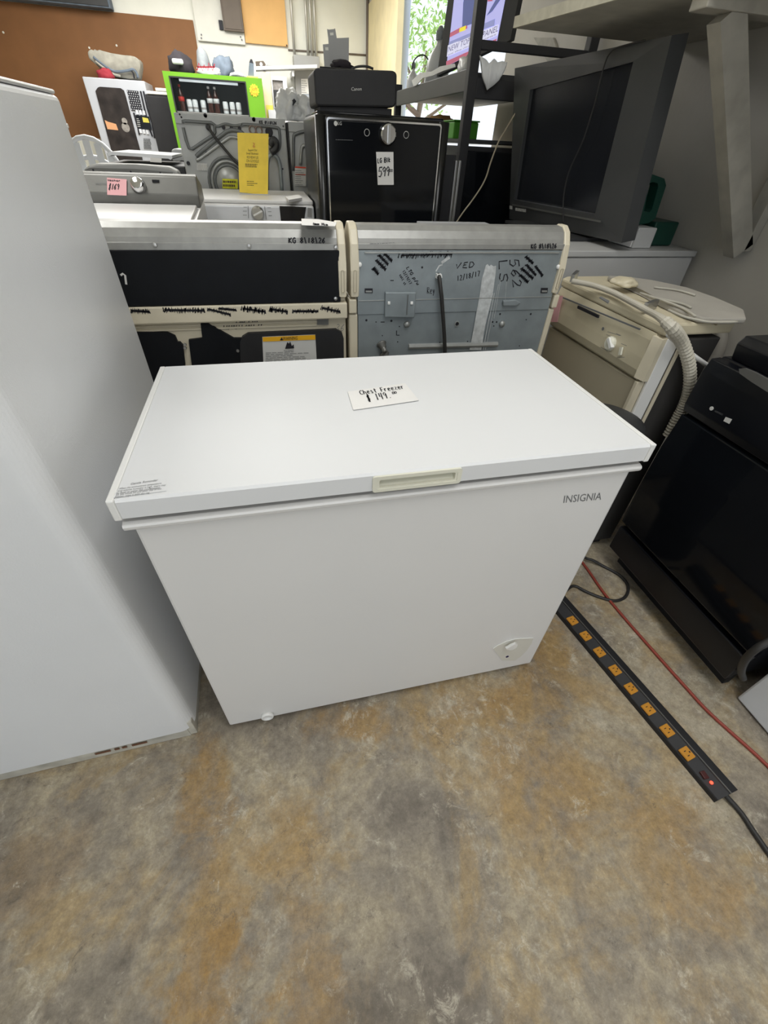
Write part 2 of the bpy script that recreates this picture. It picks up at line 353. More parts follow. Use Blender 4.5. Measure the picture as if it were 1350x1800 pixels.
def hand(parent, name, text, p0, p1, p2, n, w=0.002, m='ink', gap=1.4):
    """handwriting from p0 (start of the baseline) to p1 (its end), letter height p0 to p2"""
    p0, p1, p2 = Vector(p0), Vector(p1), Vector(p2); adv = 4+gap; tot = adv*len(text)-gap
    ux, uy = (p1-p0)/tot, (p2-p0)/6; bm = B(); x = 0; w *= 1.35
    for ch in text:
        for st in (G[ch].split(';') if ch in G else []):
            v = [float(q) for q in st.split()]
            pts = [(v[i], v[i+1]) for i in range(0, len(v), 2)]
            ribbon(bm, [p0+ux*(x+a)+uy*b for a, b in pts], w, n)
        x += adv
    return finish(name, bm, m, parent)
def font(parent, name, text, p0, p1, p2, n, m='ink', shear=0.0, lift=0.0006):
    """printed lettering fitted on the parallelogram p0 p1 p2"""
    cu = bpy.data.curves.new('lettering_curve', 'FONT'); cu.body = text; cu.size = 1; cu.shear = shear; cu.resolution_u = 2
    o = bpy.data.objects.new('lettering_curve', cu); C.objects.link(o)
    bpy.context.view_layer.update()
    me = bpy.data.meshes.new_from_object(o.evaluated_get(bpy.context.evaluated_depsgraph_get()))
    bpy.data.objects.remove(o); bm = B(); bm.from_mesh(me); bpy.data.meshes.remove(me)
    xs = [v.co.x for v in bm.verts]; ys = [v.co.y for v in bm.verts]; x0, x1, y0, y1 = min(xs), max(xs), min(ys), max(ys)
    p0, p1, p2, n = Vector(p0), Vector(p1), Vector(p2), Vector(n).normalized()
    for v in bm.verts: v.co = p0+(p1-p0)*((v.co.x-x0)/(x1-x0))+(p2-p0)*((v.co.y-y0)/(y1-y0))+n*lift
    return finish(name, bm, m, parent)
def greek(parent, name, p0, p1, p2, rows, n, w, m='ink', fill=(0.6, 1.0), seed=1):
    """rows of print too small to read, as broken fine lines"""
    R_ = random.Random(seed); bm = B(); p0, p1, p2 = Vector(p0), Vector(p1), Vector(p2)
    for r in range(rows):
        o = p0+(p2-p0)*((r+0.5)/rows); x = 0.0; end = R_.uniform(*fill)
        while x < end:
            l = R_.uniform(0.05, 0.16); ribbon(bm, [o+(p1-p0)*x, o+(p1-p0)*min(x+l, end)], w, n); x += l+0.025
    return finish(name, bm, m, parent)
def crumple(bm, c, size, seed, amp=0.25, fr=2.2, sub=3, flat=True):
    """a crumpled soft body resting on its flattened underside"""
    t = bmesh.new(); bmesh.ops.create_icosphere(t, subdivisions=sub, radius=1.0); s = Vector((seed*3.1, seed*1.7, seed*0.9))
    for v in t.verts:
        d = v.co.normalized(); k = 1+amp*noise.noise(d*fr+s)+amp*0.5*noise.noise(d*fr*2.6+s)
        v.co = d*k
        v.co = Vector((v.co.x*size[0], v.co.y*size[1], v.co.z*size[2]))
        if flat: v.co.z = max(v.co.z, -size[2]*0.55)
    lo = min(v.co.z for v in t.verts)
    for v in t.verts: v.co = v.co+Vector(c)-Vector((0, 0, lo))
    me = bpy.data.meshes.new('tmp'); t.to_mesh(me); t.free(); bm.from_mesh(me); bpy.data.meshes.remove(me); return bm
def rrect(x0, x1, z0, z1, r, n=5):
    out = []
    for cx, cz, a0 in ((x1-r, z1-r, 0), (x0+r, z1-r, 90), (x0+r, z0+r, 180), (x1-r, z0+r, 270)):
        for k in range(n+1):
            a = math.radians(a0+90*k/n); out.append((cx+r*math.cos(a), cz+r*math.sin(a)))
    return out
def ring_y(bm, outer, inner, y0, y1):
    """flat frame in the XZ plane between two loops of equal length, from y0 to y1"""
    n = len(outer)
    L4 = [[bm.verts.new((p[0], y, p[1])) for p in l] for l in (outer, inner) for y in (y0, y1)]
    o0, o1, i0, i1 = L4
    for k in range(n):
        j = (k+1) % n
        bm.faces.new((o0[k], o0[j], i0[j], i0[k])); bm.faces.new((o1[k], i1[k], i1[j], o1[j]))
        bm.faces.new((o0[k], o1[k], o1[j], o0[j])); bm.faces.new((i0[k], i0[j], i1[j], i1[k]))
    return bm
def poly_y(bm, pts, y0, y1): return slab(bm, [(p[0], y0, p[1]) for p in pts], (0, y1-y0, 0))
NY = (0, -1, 0); NX = (-1, 0, 0); NZ = (0, 0, 1)
def solo(name, bm, m, label, cat, loc, group=None, smooth=False):
    PIV.append(loc); o = finish(name, bm, m, None, smooth); PIV.clear(); return tag(o, label, cat, group)

# ================================================================ setting
XL, XR, YF, YB, ZC = -5.2, 2.1, -3.2, 8.7, 3.1
bm = B(); box(bm, XL, XR+0.2, YF, YB+0.2, -0.1, 0.0); struct('floor', bm, 'floor')
bm = B(); box(bm, XL-30, XR+30, YF-20, YB+30, -0.16, -0.11); struct('ground', bm, 'pave')
bm = B(); box(bm, XL, XR+0.2, YF, YB+0.2, ZC, ZC+0.15); struct('ceiling', bm, 'wall_cream')
bm = B(); box(bm, XL, XR+0.2, YB, YB+0.2, 0, ZC); struct('wall_back', bm, 'wall_cream')
bm = B(); box(bm, XL-0.2, XL, YF, YB+0.2, 0, ZC); struct('wall_left', bm, 'wall_cream')
bm = B()
box(bm, XR, XR+0.2, YF, 3.6, 0, ZC); box(bm, XR, XR+0.06, 6.87, YB, 0, ZC); box(bm, XR, XR+0.2, 3.6, 6.87, 2.75, ZC)
wr = struct('wall_right', bm, 'wall_grey')
bm = B(); box(bm, XR-0.012, XR+0.065, 6.86, 8.62, 0, 2.75); struct('trim_1', bm, 'jamb_cream')
bm = B(); tube(bm, [(XR-0.02, 8.64, 0.0), (XR-0.02, 8.64, ZC)], 0.022, 8); struct('trim_2', bm, 'panel_brown')
bm = B()
box(bm, XL, -3.4, YF-0.2, YF, 0, ZC); box(bm, 1.3, XR+0.2, YF-0.2, YF, 0, ZC); box(bm, -3.4, 1.3, YF-0.2, YF, 2.7, ZC)
struct('wall_front', bm, 'wall_dark')
bm = B()   # horizontal seam on the far wall
a = (1.7331,8.69,2.2318); b_ = (2.1722,8.69,2.2532); bar(bm, (0.9, 8.695, a[2]), (2.08, 8.695, b_[2]), 0.012, 0.02); struct('trim_3', bm, 'panel_brown')

# ================================================================ chest freezer
W, D, H = 0.9207, 0.4839, 0.8428; LO = 0.0147
fz = thing('chest_freezer', 'white chest freezer with cream lid handle in the middle of the shop floor', 'freezer', (W/2, D/2, 0))
bm = B(); box(bm, 0, W, 0, D, 0.022, 0.783, 0.006, 2); body = finish('body', bm, 'white_enamel', fz)
for x, y in ((0.06, 0.06), (W-0.06, 0.06), (0.06, D-0.06), (W-0.06, D-0.06)):
    bm = B(); lathe(bm, [(0.018, 0), (0.022, 0.022)], (x, y, 0), seg=12); finish('foot', bm, 'black_rubber', fz)
bm = B()   # rounded white rail below the lid
prof = [(-0.0005, 0.779), (-0.008, 0.780), (-0.0115, 0.784), (-0.0125, 0.789), (-0.0105, 0.7925), (-0.004, 0.795), (0.010, 0.795), (0.010, 0.779)]
slab(bm, [(-0.009, y, z) for y, z in prof], (W+0.018, 0, 0))
box(bm, -0.009, 0.0, 0.01, D, 0.779, 0.7965, 0.003); box(bm, W, W+0.009, 0.01, D, 0.779, 0.7965, 0.003)
finish('rim_trim', bm, 'white_enamel', fz)
bm = B(); box(bm, 0.004, W-0.004, 0.008, D-0.01, 0.7945, 0.809); finish('gasket', bm, 'charcoal_plastic', fz)
# lid with a pocket for the handle in its front face
x0, x1, y0, y1, z0, z1 = -LO+0.012, W+LO-0.012, -0.0119, D, 0.8075, H
hx0, hx1, hz0, hz1 = 0.391, 0.536, 0.8125, 0.8335
bm = B()
f = lambda x, y, z: bm.verts.new((x, y, z))
A = [f(x0, y0, z0), f(x1, y0, z0), f(x1, y0, z1-0.004), f(x0, y0, z1-0.004)]
T = [f(x0, y0+0.004, z1), f(x1, y0+0.004, z1), f(x1, y1, z1), f(x0, y1, z1)]
Bk = [f(x0, y1, z0), f(x1, y1, z0)]
I = [f(hx0, y0, hz0), f(hx1, y0, hz0), f(hx1, y0, hz1), f(hx0, y0, hz1)]
J = [f(hx0, y0+0.022, hz0), f(hx1, y0+0.022, hz0), f(hx1, y0+0.022, hz1), f(hx0, y0+0.022, hz1)]
for i in range(4):
    j = (i+1) % 4; bm.faces.new((A[i], A[j], I[j], I[i])); bm.faces.new((I[i], I[j], J[j], J[i]))
bm.faces.new(J); bm.faces.new((A[3], A[2], T[1], T[0])); bm.faces.new(T); bm.faces.new((A[0], A[3], T[0], T[3], Bk[0])); bm.faces.new((A[1], Bk[1], T[2], T[1], A[2]))
bm.faces.new((Bk[0], T[3], T[2], Bk[1])); bm.faces.new((A[0], Bk[0], Bk[1], A[1]))
lid = finish('lid', bm, 'white_lid', fz)
for xa, xb in ((-LO, -LO+0.0115), (W+LO-0.0115, W+LO)):
    bm = B(); box(bm, xa, xb, y0-0.0015, y1+0.001, z0-0.003, H+0.0012, 0.0025, 2); finish('edge_cap', bm, 'white_plastic', lid)
bm = B()
ring_y(bm, rrect(0.3845, 0.5425, 0.8065, 0.8385, 0.005), rrect(0.392, 0.535, 0.8125, 0.8325, 0.003), y0-0.004, y0+0.002)
ring_y(bm, rrect(0.392, 0.535, 0.8125, 0.8325, 0.003), rrect(0.396, 0.531, 0.8155, 0.8305, 0.003), y0-0.003, y0+0.016)
hd = finish('handle', bm, 'ivory_plastic', lid); hd['label'] = 'cream recessed lid handle'
bm = B(); hexa(bm, [(0.394, y0-0.001, 0.8125), (0.533, y0-0.001, 0.8125), (0.533, y0+0.019, 0.8125), (0.394, y0+0.019, 0.8125)], [(0.394, y0, 0.8145), (0.533, y0, 0.8145), (0.533, y0+0.019, 0.826), (0.394, y0+0.019, 0.826)])
box(bm, 0.394, 0.533, y0+0.018, y0+0.021, 0.8125, 0.8335)
finish('handle_bowl', bm, 'ivory_plastic', lid)
for x in (0.16, 0.76):
    bm = B(); box(bm, x-0.03, x+0.03, D-0.002, D+0.016, 0.70, 0.835, 0.003); finish('hinge', bm, 'white_plastic', fz)
q = [(0.7908,0,0.7104),(0.881,0,0.7062),(0.7861,0,0.7306)]
font(fz, 'lettering', 'INSIGNIA', q[0], q[1], q[2], NY, 'ink_grey')
# thermostat panel
c = [(0.7562,0,0.1682),(0.769,0,0.1821),(0.7924,0,0.1953),(0.8183,0,0.1988),(0.8469,0,0.1926),(0.8806,0,0.1833),(0.8841,0,0.1533),(0.8786,0,0.1142),(0.8677,0,0.0853),(0.8534,0,0.0669),(0.8073,0,0.0835)]
bm = B(); slab(bm, c, (0, -0.002, 0)); pan = finish('control_panel', bm, 'panel_cream', fz)
bm = B(); tube(bm, [Vector(p)+Vector((0, -0.002, 0)) for p in c[:6]], 0.0011, 6); finish('panel_ridge', bm, 'white_plastic', pan)
k = (0.8168,0,0.1632); bm = B(); lathe(bm, [(0.0165, 0), (0.0165, 0.004), (0.0145, 0.006)], (k[0], -0.002, k[2]), NY, 20); kn = finish('thermostat_knob', bm, 'white_plastic', pan)
kp = [(0.7924,-0.012,0.1726),(0.8179,-0.012,0.1912)]; bm = B(); bar(bm, kp[0], kp[1], 0.010, 0.007, (0, -1, 0)); finish('knob_grip', bm, 'white_plastic', pan)
k = (0.8175,0,0.103); bm = B(); disc(bm, (k[0], -0.002, k[2]), NY, 0.0048, 0.001, 12); finish('indicator_lamp', bm, mat('indicator_blue', (0.02, 0.02, 0.10), 0.2), pan)
k = (0.1052,0,0.044); bm = B(); lathe(bm, [(0.0165, 0), (0.017, 0.007), (0.0155, 0.010), (0.011, 0.010), (0.010, 0.007), (0.002, 0.007)], (k[0], 0, k[2]), NY, 20); finish('drain_plug', bm, 'white_plastic', fz, True)
# reminder sticker
q = [(-0.0069,-0.0056,0.8435),(0.0674,-0.0011,0.8435),(0.0041,0.0467,0.8435),(0.0599,0.0462,0.8435)]
bm = B(); patch(bm, [q[0], q[1], q[3], q[2]], NZ, 0.0001); st = finish('sticker', bm, 'white_lid', lid)
q = [(0.0129,0.0229,0.8435),(0.0512,0.0264,0.8435),(0.0134,0.0287,0.8435)]; font(lid, 'lettering', 'Gentle Reminder', q[0], q[1], q[2], NZ, 'ink_grey')
for i, (t_, l) in enumerate((('When the environment temperature', [(-0.0016,0.0127,0.8435),(0.0576,0.0165,0.8435),(-0.0012,0.0183,0.8435)]), ('and relative humidity is high, there may', [(-0.002,0.0072,0.8435),(0.0649,0.0108,0.8435),(-0.0016,0.0127,0.8435)]), ('be frost or water like condensation', [(-0.0025,0.0025,0.8435),(0.0575,0.0064,0.8435),(-0.0021,0.0079,0.8435)]),
        ('on the inside lid and door top of the', [(-0.0022,-0.0024,0.8435),(0.0597,0.0024,0.8435),(-0.0019,0.003,0.8435)]), ('freezer, wipe it with dry rag', [(-0.0027,-0.007,0.8435),(0.0441,-0.0045,0.8435),(-0.0024,-0.0017,0.8435)]))):
    font(lid, 'lettering', t_, l[0], l[1], l[2], NZ, 'ink_grey')
# price card lying on the lid
q = [(0.3924,0.2897,0.8445),(0.528,0.3139,0.8445),(0.5348,0.2279,0.8445),(0.3904,0.2066,0.8445)]
bm = B(); slab(bm, q, (0, 0, 0.0008)); cd_ = thing('price_card', 'white handwritten price card lying on the chest freezer lid', 'card', (q[0][0], q[0][1], H+0.001))
finish('card', bm, 'paper', cd_)
q = [(0.4175,0.2701,0.8455),(0.5191,0.2863,0.8455),(0.4173,0.2896,0.8455)]; hand(cd_, 'handwriting', 'Chest Freezer', q[0], q[1], q[2], NZ, 0.0016)
q = [(0.4269,0.2368,0.8455),(0.481,0.2472,0.8455),(0.4278,0.2659,0.8455)]; hand(cd_, 'handwriting', '$ 149.', q[0], q[1], q[2], NZ, 0.0018)
q = [(0.486,0.2628,0.8455),(0.4953,0.2643,0.8455),(0.4875,0.2738,0.8455)]; hand(cd_, 'handwriting', '00', q[0], q[1], q[2], NZ, 0.0013)

# ================================================================ refrigerator on the left
fr = thing('refrigerator', 'tall pale grey textured refrigerator standing left of the chest freezer', 'refrigerator', (-0.44, 0.32, 0))
fx0, fx1, fy0, fy1 = -0.80, -0.085, 0.003, 0.72
bm = B(); vs = box(bm, fx0, fx1, fy0, fy1, 0.043, 1.30)
es = [e for e in bm.edges if abs(e.verts[0].co.z-e.verts[1].co.z) > 0.5 and e.verts[0].co.y < 0.1]
bmesh.ops.bevel(bm, geom=es, offset=0.034, segments=8, profile=0.5, affect='EDGES')
es = [e for e in bm.edges if min(v.co.z for v in e.verts) > 1.29]
bmesh.ops.bevel(bm, geom=es, offset=0.010, segments=3, profile=0.5, affect='EDGES')
es = [e for e in bm.edges if e.verts[0].co.y > 0.64 and e.verts[1].co.y > 0.64 and abs(e.verts[0].co.y-e.verts[1].co.y) < 1e-4 and abs(e.verts[0].co.z-e.verts[1].co.z) < 0.001]
cab = finish('cabinet', bm, 'textured_white', fr, True)
for p in cab.data.polygons: p.use_smooth = False
bm = B(); hexa(bm, [(fx0+0.01, fy0+0.004, 0.002), (fx1-0.020, fy0+0.004, 0.002), (fx1-0.020, fy0+0.03, 0.002), (fx0+0.01, fy0+0.03, 0.002)], [(fx0+0.01, fy0+0.005, 0.044), (fx1-0.022, fy0+0.005, 0.044), (fx1-0.022, fy0+0.03, 0.044), (fx0+0.01, fy0+0.03, 0.044)])
box(bm, fx1-0.022, fx1-0.003, fy0+0.006, fy0+0.026, 0.002, 0.072, 0.002); box(bm, fx1-0.03, fx1-0.004, fy0+0.02, fy1-0.02, 0.006, 0.044)
bs_ = finish('base_rail', bm, 'fridge_base', fr)
bm = B()
for xa_, xb_ in ((-0.335, -0.298), (-0.289, -0.277), (-0.271, -0.259), (-0.247, -0.210)): ribbon(bm, [(xa_, fy0+0.004, 0.025), (xb_, fy0+0.004, 0.025)], 0.010, NY, 0.0015)
finish('rust_stain', bm, 'rust', bs_)
for x in (-0.75, -0.13):
    for y in (0.08, 0.66): bm = B(); lathe(bm, [(0.016, 0), (0.016, 0.043)], (x, y, 0), seg=10); finish('foot', bm, 'black_rubber', fr)
bm = B(); box(bm, fx0+0.004, fx1-0.002, fy0+0.02, fy1+0.002, 1.300, 1.3065, 0.003); finish('top_cap', bm, 'white_enamel', fr)
bm = B(); box(bm, fx1-0.03, fx1+0.001, fy1-0.004, fy1+0.006, 1.250, 1.258, 0.002); finish('hinge_cover', bm, 'white_plastic', fr)

fr.location = (-0.44-0.0096, 0.32-0.0108, 0); fr.rotation_euler = (0, 0, 0.03)

# ================================================================ two machines seen from behind, behind the freezer
YD = 0.82
def end_cap(name, xa, xb, root):
    """cream plastic cap closing one end of a control housing: a tall rounded profile in Y and Z"""
    prof = [(YD+0.006, 0.893), (YD-0.012, 0.90), (YD-0.014, 0.97), (YD-0.006, 1.035), (YD+0.012, 1.068), (YD+0.035, 1.082), (YD+0.065, 1.082), (YD+0.10, 1.06), (YD+0.14, 0.98), (YD+0.15, 0.893)]
    bm = B(); slab(bm, [(xa, y, z) for y, z in prof], (xb-xa, 0, 0))
    es = [e for e in bm.edges if abs(e.verts[0].co.x-e.verts[1].co.x) < 1e-5]
    bmesh.ops.bevel(bm, geom=es, offset=0.005, segments=2, profile=0.5, affect='EDGES')
    o = finish(name, bm, 'ivory_enamel', root)
    bm = B(); xm = (xa+xb)/2; yy = YD-0.0155
    ring_y(bm, rrect(xm-0.005, xm+0.005, 0.912, 0.972, 0.004, 3), rrect(xm-0.0035, xm+0.0035, 0.9135, 0.9705, 0.003, 3), yy, yy+0.003); finish('cap_slot', bm, 'bisque_panel', o)
    return o
def cap_sheet(xa, xb, root):
    prof = [(YD+0.000, 1.036), (YD+0.004, 1.048), (YD+0.014, 1.066), (YD+0.032, 1.077), (YD+0.06, 1.079), (YD+0.09, 1.066), (YD+0.12, 1.02), (YD+0.14, 0.94), (YD+0.14, 0.90), (YD+0.02, 0.90), (YD+0.02, 1.036)]
    bm = B(); slab(bm, [(xa, y, z) for y, z in prof], (xb-xa, 0, 0)); return finish('console_cap', bm, 'brushed_cap', root)
# ---- left one, with the black rear panel
d1 = thing('electric_range', 'ivory machine turned backwards with large black rear panel, behind the freezer at left', 'appliance', (0.115, 1.1, 0))
xa, xb = -0.245, 0.4775
bm = B(); box(bm, xa+0.004, xb-0.003, YD+0.012, YD+0.63, 0.02, 0.895, 0.004); finish('body', bm, 'ivory_enamel', d1)
bm = B(); box(bm, xa, xb-0.001, YD-0.012, YD+0.03, 0.838, 0.884, 0.004); band = finish('rear_band', bm, 'ivory_enamel', d1)
cap_sheet(xa+0.01, 0.452, d1)
end_cap('end_cap', 0.4525, 0.4755, d1); end_cap('end_cap', xa-0.012, xa+0.0105, d1)
bm = B(); box(bm, xa+0.01, 0.452, YD-0.004, YD+0.02, 1.018, 1.037, 0.002); rs = finish('cap_strip', bm, 'brushed_cap', d1)
bm = B(); box(bm, xa+0.008, 0.457, YD-0.009, YD+0.02, 0.886, 1.020, 0.002); bp_ = finish('rear_panel', bm, 'black_panel', d1)
for p in [(-0.0221,0.81,1.0316),(0.2129,0.81,1.0298),(0.4482,0.81,1.0276),(0.4417,0.81,0.8955)]:
    bm = B(); lathe(bm, [(0.006, 0), (0.005, 0.003), (0.001, 0.004)], (p[0], YD-0.009, p[2]), NY, 10); finish('screw', bm, 'steel', bp_)
bm = B(); ribbon(bm, [(-0.1261,0.811,0.963),(-0.1193,0.811,0.967),(-0.1152,0.811,0.9629),(-0.1196,0.811,0.9412)], 0.005, NY); finish('chalk_mark', bm, 'sticker_white', bp_)
q = [(0.3194,0.816,1.0371),(0.4176,0.816,1.0375),(0.3207,0.816,1.049)]; hand(d1, 'handwriting', 'KG 8\\18\\26', q[0], q[1], q[2], NY, 0.0026)
yb = YD-0.012
for i, (p, r_, h) in enumerate((([(-0.129,0.808,0.8765),(-0.0822,0.808,0.8724)], 0.005, 12), ([(-0.0471,0.808,0.876),(0.0639,0.808,0.8718)], 0.0055, 26), ([(0.0711,0.808,0.8762),(0.1318,0.808,0.8592)], 0.004, 14), ([(0.1023,0.808,0.8769),(0.1499,0.808,0.8712)], 0.003, 12), ([(0.1666,0.808,0.8754),(0.2326,0.808,0.8644)], 0.0065, 18), ([(0.2435,0.808,0.872),(0.2969,0.808,0.8628)], 0.006, 14), ([(0.3104,0.808,0.864),(0.3865,0.808,0.8621)], 0.0045, 18), ([(0.3974,0.808,0.8715),(0.4541,0.808,0.8588)], 0.006, 14))):
    finish('marker_scribble', zig(B(), p[0], p[1], r_*0.8, h*2, 0.0042, NY, (0.25, 0, 1), i), 'ink', band)
# lower back
yl = YD+0.012
bm = B()
bm.free()
for z in (0.826, 0.815): bm = B(); box(bm, xa+0.02, 0.405, yl-0.004, yl+0.002, z-0.003, z+0.003, 0.0015); finish('pressed_rib', bm, 'ivory_enamel', d1)
q = [(0.133,0.832,0.828),(0.2023,0.832,0.8258),(0.1354,0.832,0.8409)]; hand(d1, 'handwriting', '-LWD P/U', q[0], q[1], q[2], NY, 0.0022)
q = [(0.1001,0.832,0.8109),(0.2154,0.832,0.8121),(0.1031,0.832,0.8256)]; hand(d1, 'handwriting', '12/14/17 call st', q[0], q[1], q[2], NY, 0.0018)
q = [(0.4411,0.832,0.7941),(0.4668,0.832,0.7932),(0.4455,0.832,0.8149)]; hand(d1, 'handwriting', '36', q[0], q[1], q[2], NY, 0.0012, 'ink_grey')
bm = B(); p = [(0.3847,0.829,0.8513),(0.4197,0.829,0.8504),(0.4181,0.829,0.8167),(0.3825,0.829,0.8178)]; slab(bm, p, (0, -0.006, 0)); br = finish('bracket', bm, 'grey_metal', d1)
for q in ([(-0.2697,0.83,0.821),(-0.0551,0.83,0.8104),(-0.0375,0.83,0.7999),(-0.0344,0.83,0.7816),(-0.0281,0.83,0.7813),(-0.0223,0.83,0.7726),(-0.0314,0.83,0.7119),(-0.0599,0.83,0.5998),(-0.347,0.83,0.6204)], [(-0.0026,0.83,0.787),(0.0371,0.83,0.7905),(0.0417,0.83,0.8314),(0.0639,0.83,0.8307),(0.127,0.83,0.7871),(0.152,0.83,0.7862),(0.1375,0.83,0.7032),(0.1207,0.83,0.5868),(-0.0271,0.83,0.5974)]):
    bm = B(); slab(bm, [(a, yl, c_) for a, b, c_ in q], (0, -0.010, 0)); finish('cover_plate', bm, 'black_panel', d1)
q = [(0.1432,0.83,0.7745),(0.1529,0.83,0.7912),(0.1714,0.83,0.8008),(0.4412,0.83,0.8035),(0.4591,0.83,0.7941),(0.4642,0.83,0.7761),(0.4609,0.83,0.5623),(0.1152,0.83,0.5872)]
bm = B(); slab(bm, [(a, yl, c_) for a, b, c_ in q], (0, -0.016, 0)); cp = finish('terminal_cover', bm, 'black_matte', d1)
q = [(0.212,0.816,0.7903),(0.374,0.816,0.7912),(0.3731,0.816,0.6965),(0.2031,0.816,0.7053)]; bm = B(); slab(bm, q, (0, -0.0012, 0)); wl = finish('warning_label', bm, 'sticker_white', cp); wl['label'] = 'white warning label with an amber header'
q = [(0.2117,0.814,0.7764),(0.3736,0.814,0.7762),(0.2128,0.814,0.7901),(0.3738,0.814,0.791)]; bm = B(); patch(bm, [q[0], q[1], q[3], q[2]], NY); finish('amber_header', bm, 'warning_amber', cp)
q = [(0.2723,0.8125,0.7789),(0.3177,0.8125,0.7789),(0.2735,0.8125,0.7892)]; font(cp, 'lettering', 'WARNING', q[0], q[1], q[2], NY, 'ink')
bm = B(); patch(bm, [(0.2636,0.8135,0.7789),(0.274,0.8135,0.7785),(0.2699,0.8135,0.7881)], NY, 0.001)
patch(bm, [(0.2762,0.8135,0.7519),(0.2856,0.8135,0.7728),(0.2902,0.8135,0.7673),(0.2945,0.8135,0.7742),(0.2983,0.8135,0.7599),(0.3041,0.8135,0.765),(0.3046,0.8135,0.7525)], NY, 0.001); finish('hazard_symbol', bm, 'ink', cp)
q = [(0.2717,0.8135,0.7432),(0.3019,0.8135,0.7436),(0.2723,0.8135,0.7485)]; font(cp, 'lettering', 'Fire Hazard', q[0], q[1], q[2], NY, 'ink_grey')
q = [(0.2102,0.8135,0.706),(0.3618,0.8135,0.6981),(0.2156,0.8135,0.7439)]; greek(cp, 'small_print', q[2], (q[1][0], q[1][1], q[2][2]), q[0], 7, NY, 0.0015, 'ink_grey', (0.5, 1.0), 3)
for p in [(0.1321,0.82,0.7489),(0.4436,0.82,0.7569),(-0.016,0.82,0.7742),(-0.0185,0.82,0.7642)]:
    bm = B(); lathe(bm, [(0.005, 0), (0.004, 0.003)], (p[0], yl-0.010, p[2]), NY, 10); finish('screw', bm, 'steel', d1)

pc_ = thing('paper_strip', 'white paper strip with handwriting lying on the right end of the left machine top', 'paper', (0.4132,0.8368,1.0835))
bm = B(); slab(bm, [(0.3625,0.8776,1.0845),(0.4093,0.8716,1.0845),(0.4527,0.8167,1.0845),(0.4388,0.7505,1.0845),(0.3966,0.7567,1.0845),(0.3533,0.7627,1.0845)], (0, 0, 0.001)); finish('sheet', bm, 'paper', pc_)
q = [(0.3818,0.7543,1.0865),(0.418,0.7382,1.0865),(0.3864,0.7993,1.0865)]; hand(pc_, 'handwriting', '+max.14cm', q[0], q[1], q[2], NZ, 0.0022)
# ---- right one, galvanised rear
d2 = thing('clothes_dryer', 'ivory dryer turned backwards with blue-grey galvanised rear panel covered in marker scribbles', 'dryer', (0.845, 1.1, 0))
xa, xb = 0.4825, 1.2
bm = B(); box(bm, xa+0.003, xb-0.004, YD+0.012, YD+0.63, 0.02, 0.895, 0.004); finish('body', bm, 'ivory_enamel', d2)
for p0, p1, q0, q1 in ((xa, xa+0.024, xa, xa+0.028), (xb-0.020, xb, xb-0.022, xb-0.001)):
    bm = B(); box(bm, p0, p1, YD-0.010, YD+0.03, 0.851, 0.892, 0.004); finish('corner_block', bm, 'ivory_enamel', d2)
    bm = B(); box(bm, q0, q1, YD-0.004, YD+0.04, 0.02, 0.848, 0.006, 3); finish('corner_post', bm, 'ivory_enamel', d2)
cap_sheet(0.513, 1.166, d2); end_cap('end_cap', 0.488, 0.513, d2); end_cap('end_cap', 1.166, 1.188, d2)
yp = YD-0.004
bm = B(); box(bm, 0.510, 1.174, yp, YD+0.02, 0.846, 1.020, 0.001); rp = finish('rear_panel', bm, 'galvanised', d2)
bm = B(); box(bm, 0.512, xb-0.023, yp+0.003, YD+0.02, 0.03, 0.8455, 0.001); lp = finish('lower_panel', bm, 'galvanised', d2)
bm = B(); box(bm, 0.511, 1.170, YD-0.005, YD+0.02, 1.0215, 1.037, 0.002); finish('cap_strip', bm, 'brushed_cap', d2)
bm = B(); box(bm, 0.530, 1.155, YD-0.008, YD-0.003, 1.012, 1.0165, 0.001); finish('pressed_rib', bm, 'galvanised_light', d2)
bm = B(); box(bm, 0.511, 1.173, YD-0.0055, YD-0.003, 0.885, 0.8875, 0.0005); finish('seam', bm, 'galvanised_light', rp)
q = [(1.0549,0.814,1.0253),(1.141,0.814,1.027),(1.0514,0.814,1.0373)]; hand(d2, 'handwriting', 'KG 8\\18\\26', q[0], q[1], q[2], NY, 0.0024)
q = [(0.545,0.8145,1.0341),(0.6184,0.8145,1.0371),(0.5449,0.8145,1.0382)]; greek(d2, 'small_print', q[0], q[1], q[2], 1, NY, 0.0012, 'ink_grey', (0.9, 1.0), 6)
# pressed cover with two clips, bead, side bead, domes
bm = B(); q = [(0.5936,0.816,0.9119),(0.6918,0.816,0.9103),(0.693,0.816,0.8349),(0.5947,0.816,0.8394)]; slab(bm, q, (0, -0.012, 0))
es = bm.edges[:]; bmesh.ops.bevel(bm, geom=es, offset=0.003, segments=2, profile=0.5, affect='EDGES'); pc = finish('cover_box', bm, 'galvanised', rp)
bm = B(); q = [(0.6633,0.804,0.9041),(0.6669,0.804,0.904),(0.6678,0.804,0.846),(0.6641,0.804,0.8461)]; slab(bm, q, (0, -0.002, 0)); finish('cover_fold', bm, 'galv_dark', rp)
for p in [(0.6055,0.8,0.882),(0.6788,0.8,0.8804)]:
    bm = B(); box(bm, p[0]-0.004, p[0]+0.004, 0.8, 0.806, p[2]-0.004, p[2]+0.004, 0.001); finish('clip', bm, 'white_plastic', rp)
bm = B(); q = [(0.9926,0.814,0.8804),(1.0375,0.814,0.8812),(1.0607,0.814,0.872),(1.0427,0.814,0.8618),(0.9969,0.814,0.8628)]; slab(bm, q, (0, -0.008, 0)); bmesh.ops.bevel(bm, geom=bm.edges[:], offset=0.003, segments=2, profile=0.5, affect='EDGES'); finish('pressed_bead', bm, 'galvanised', rp)
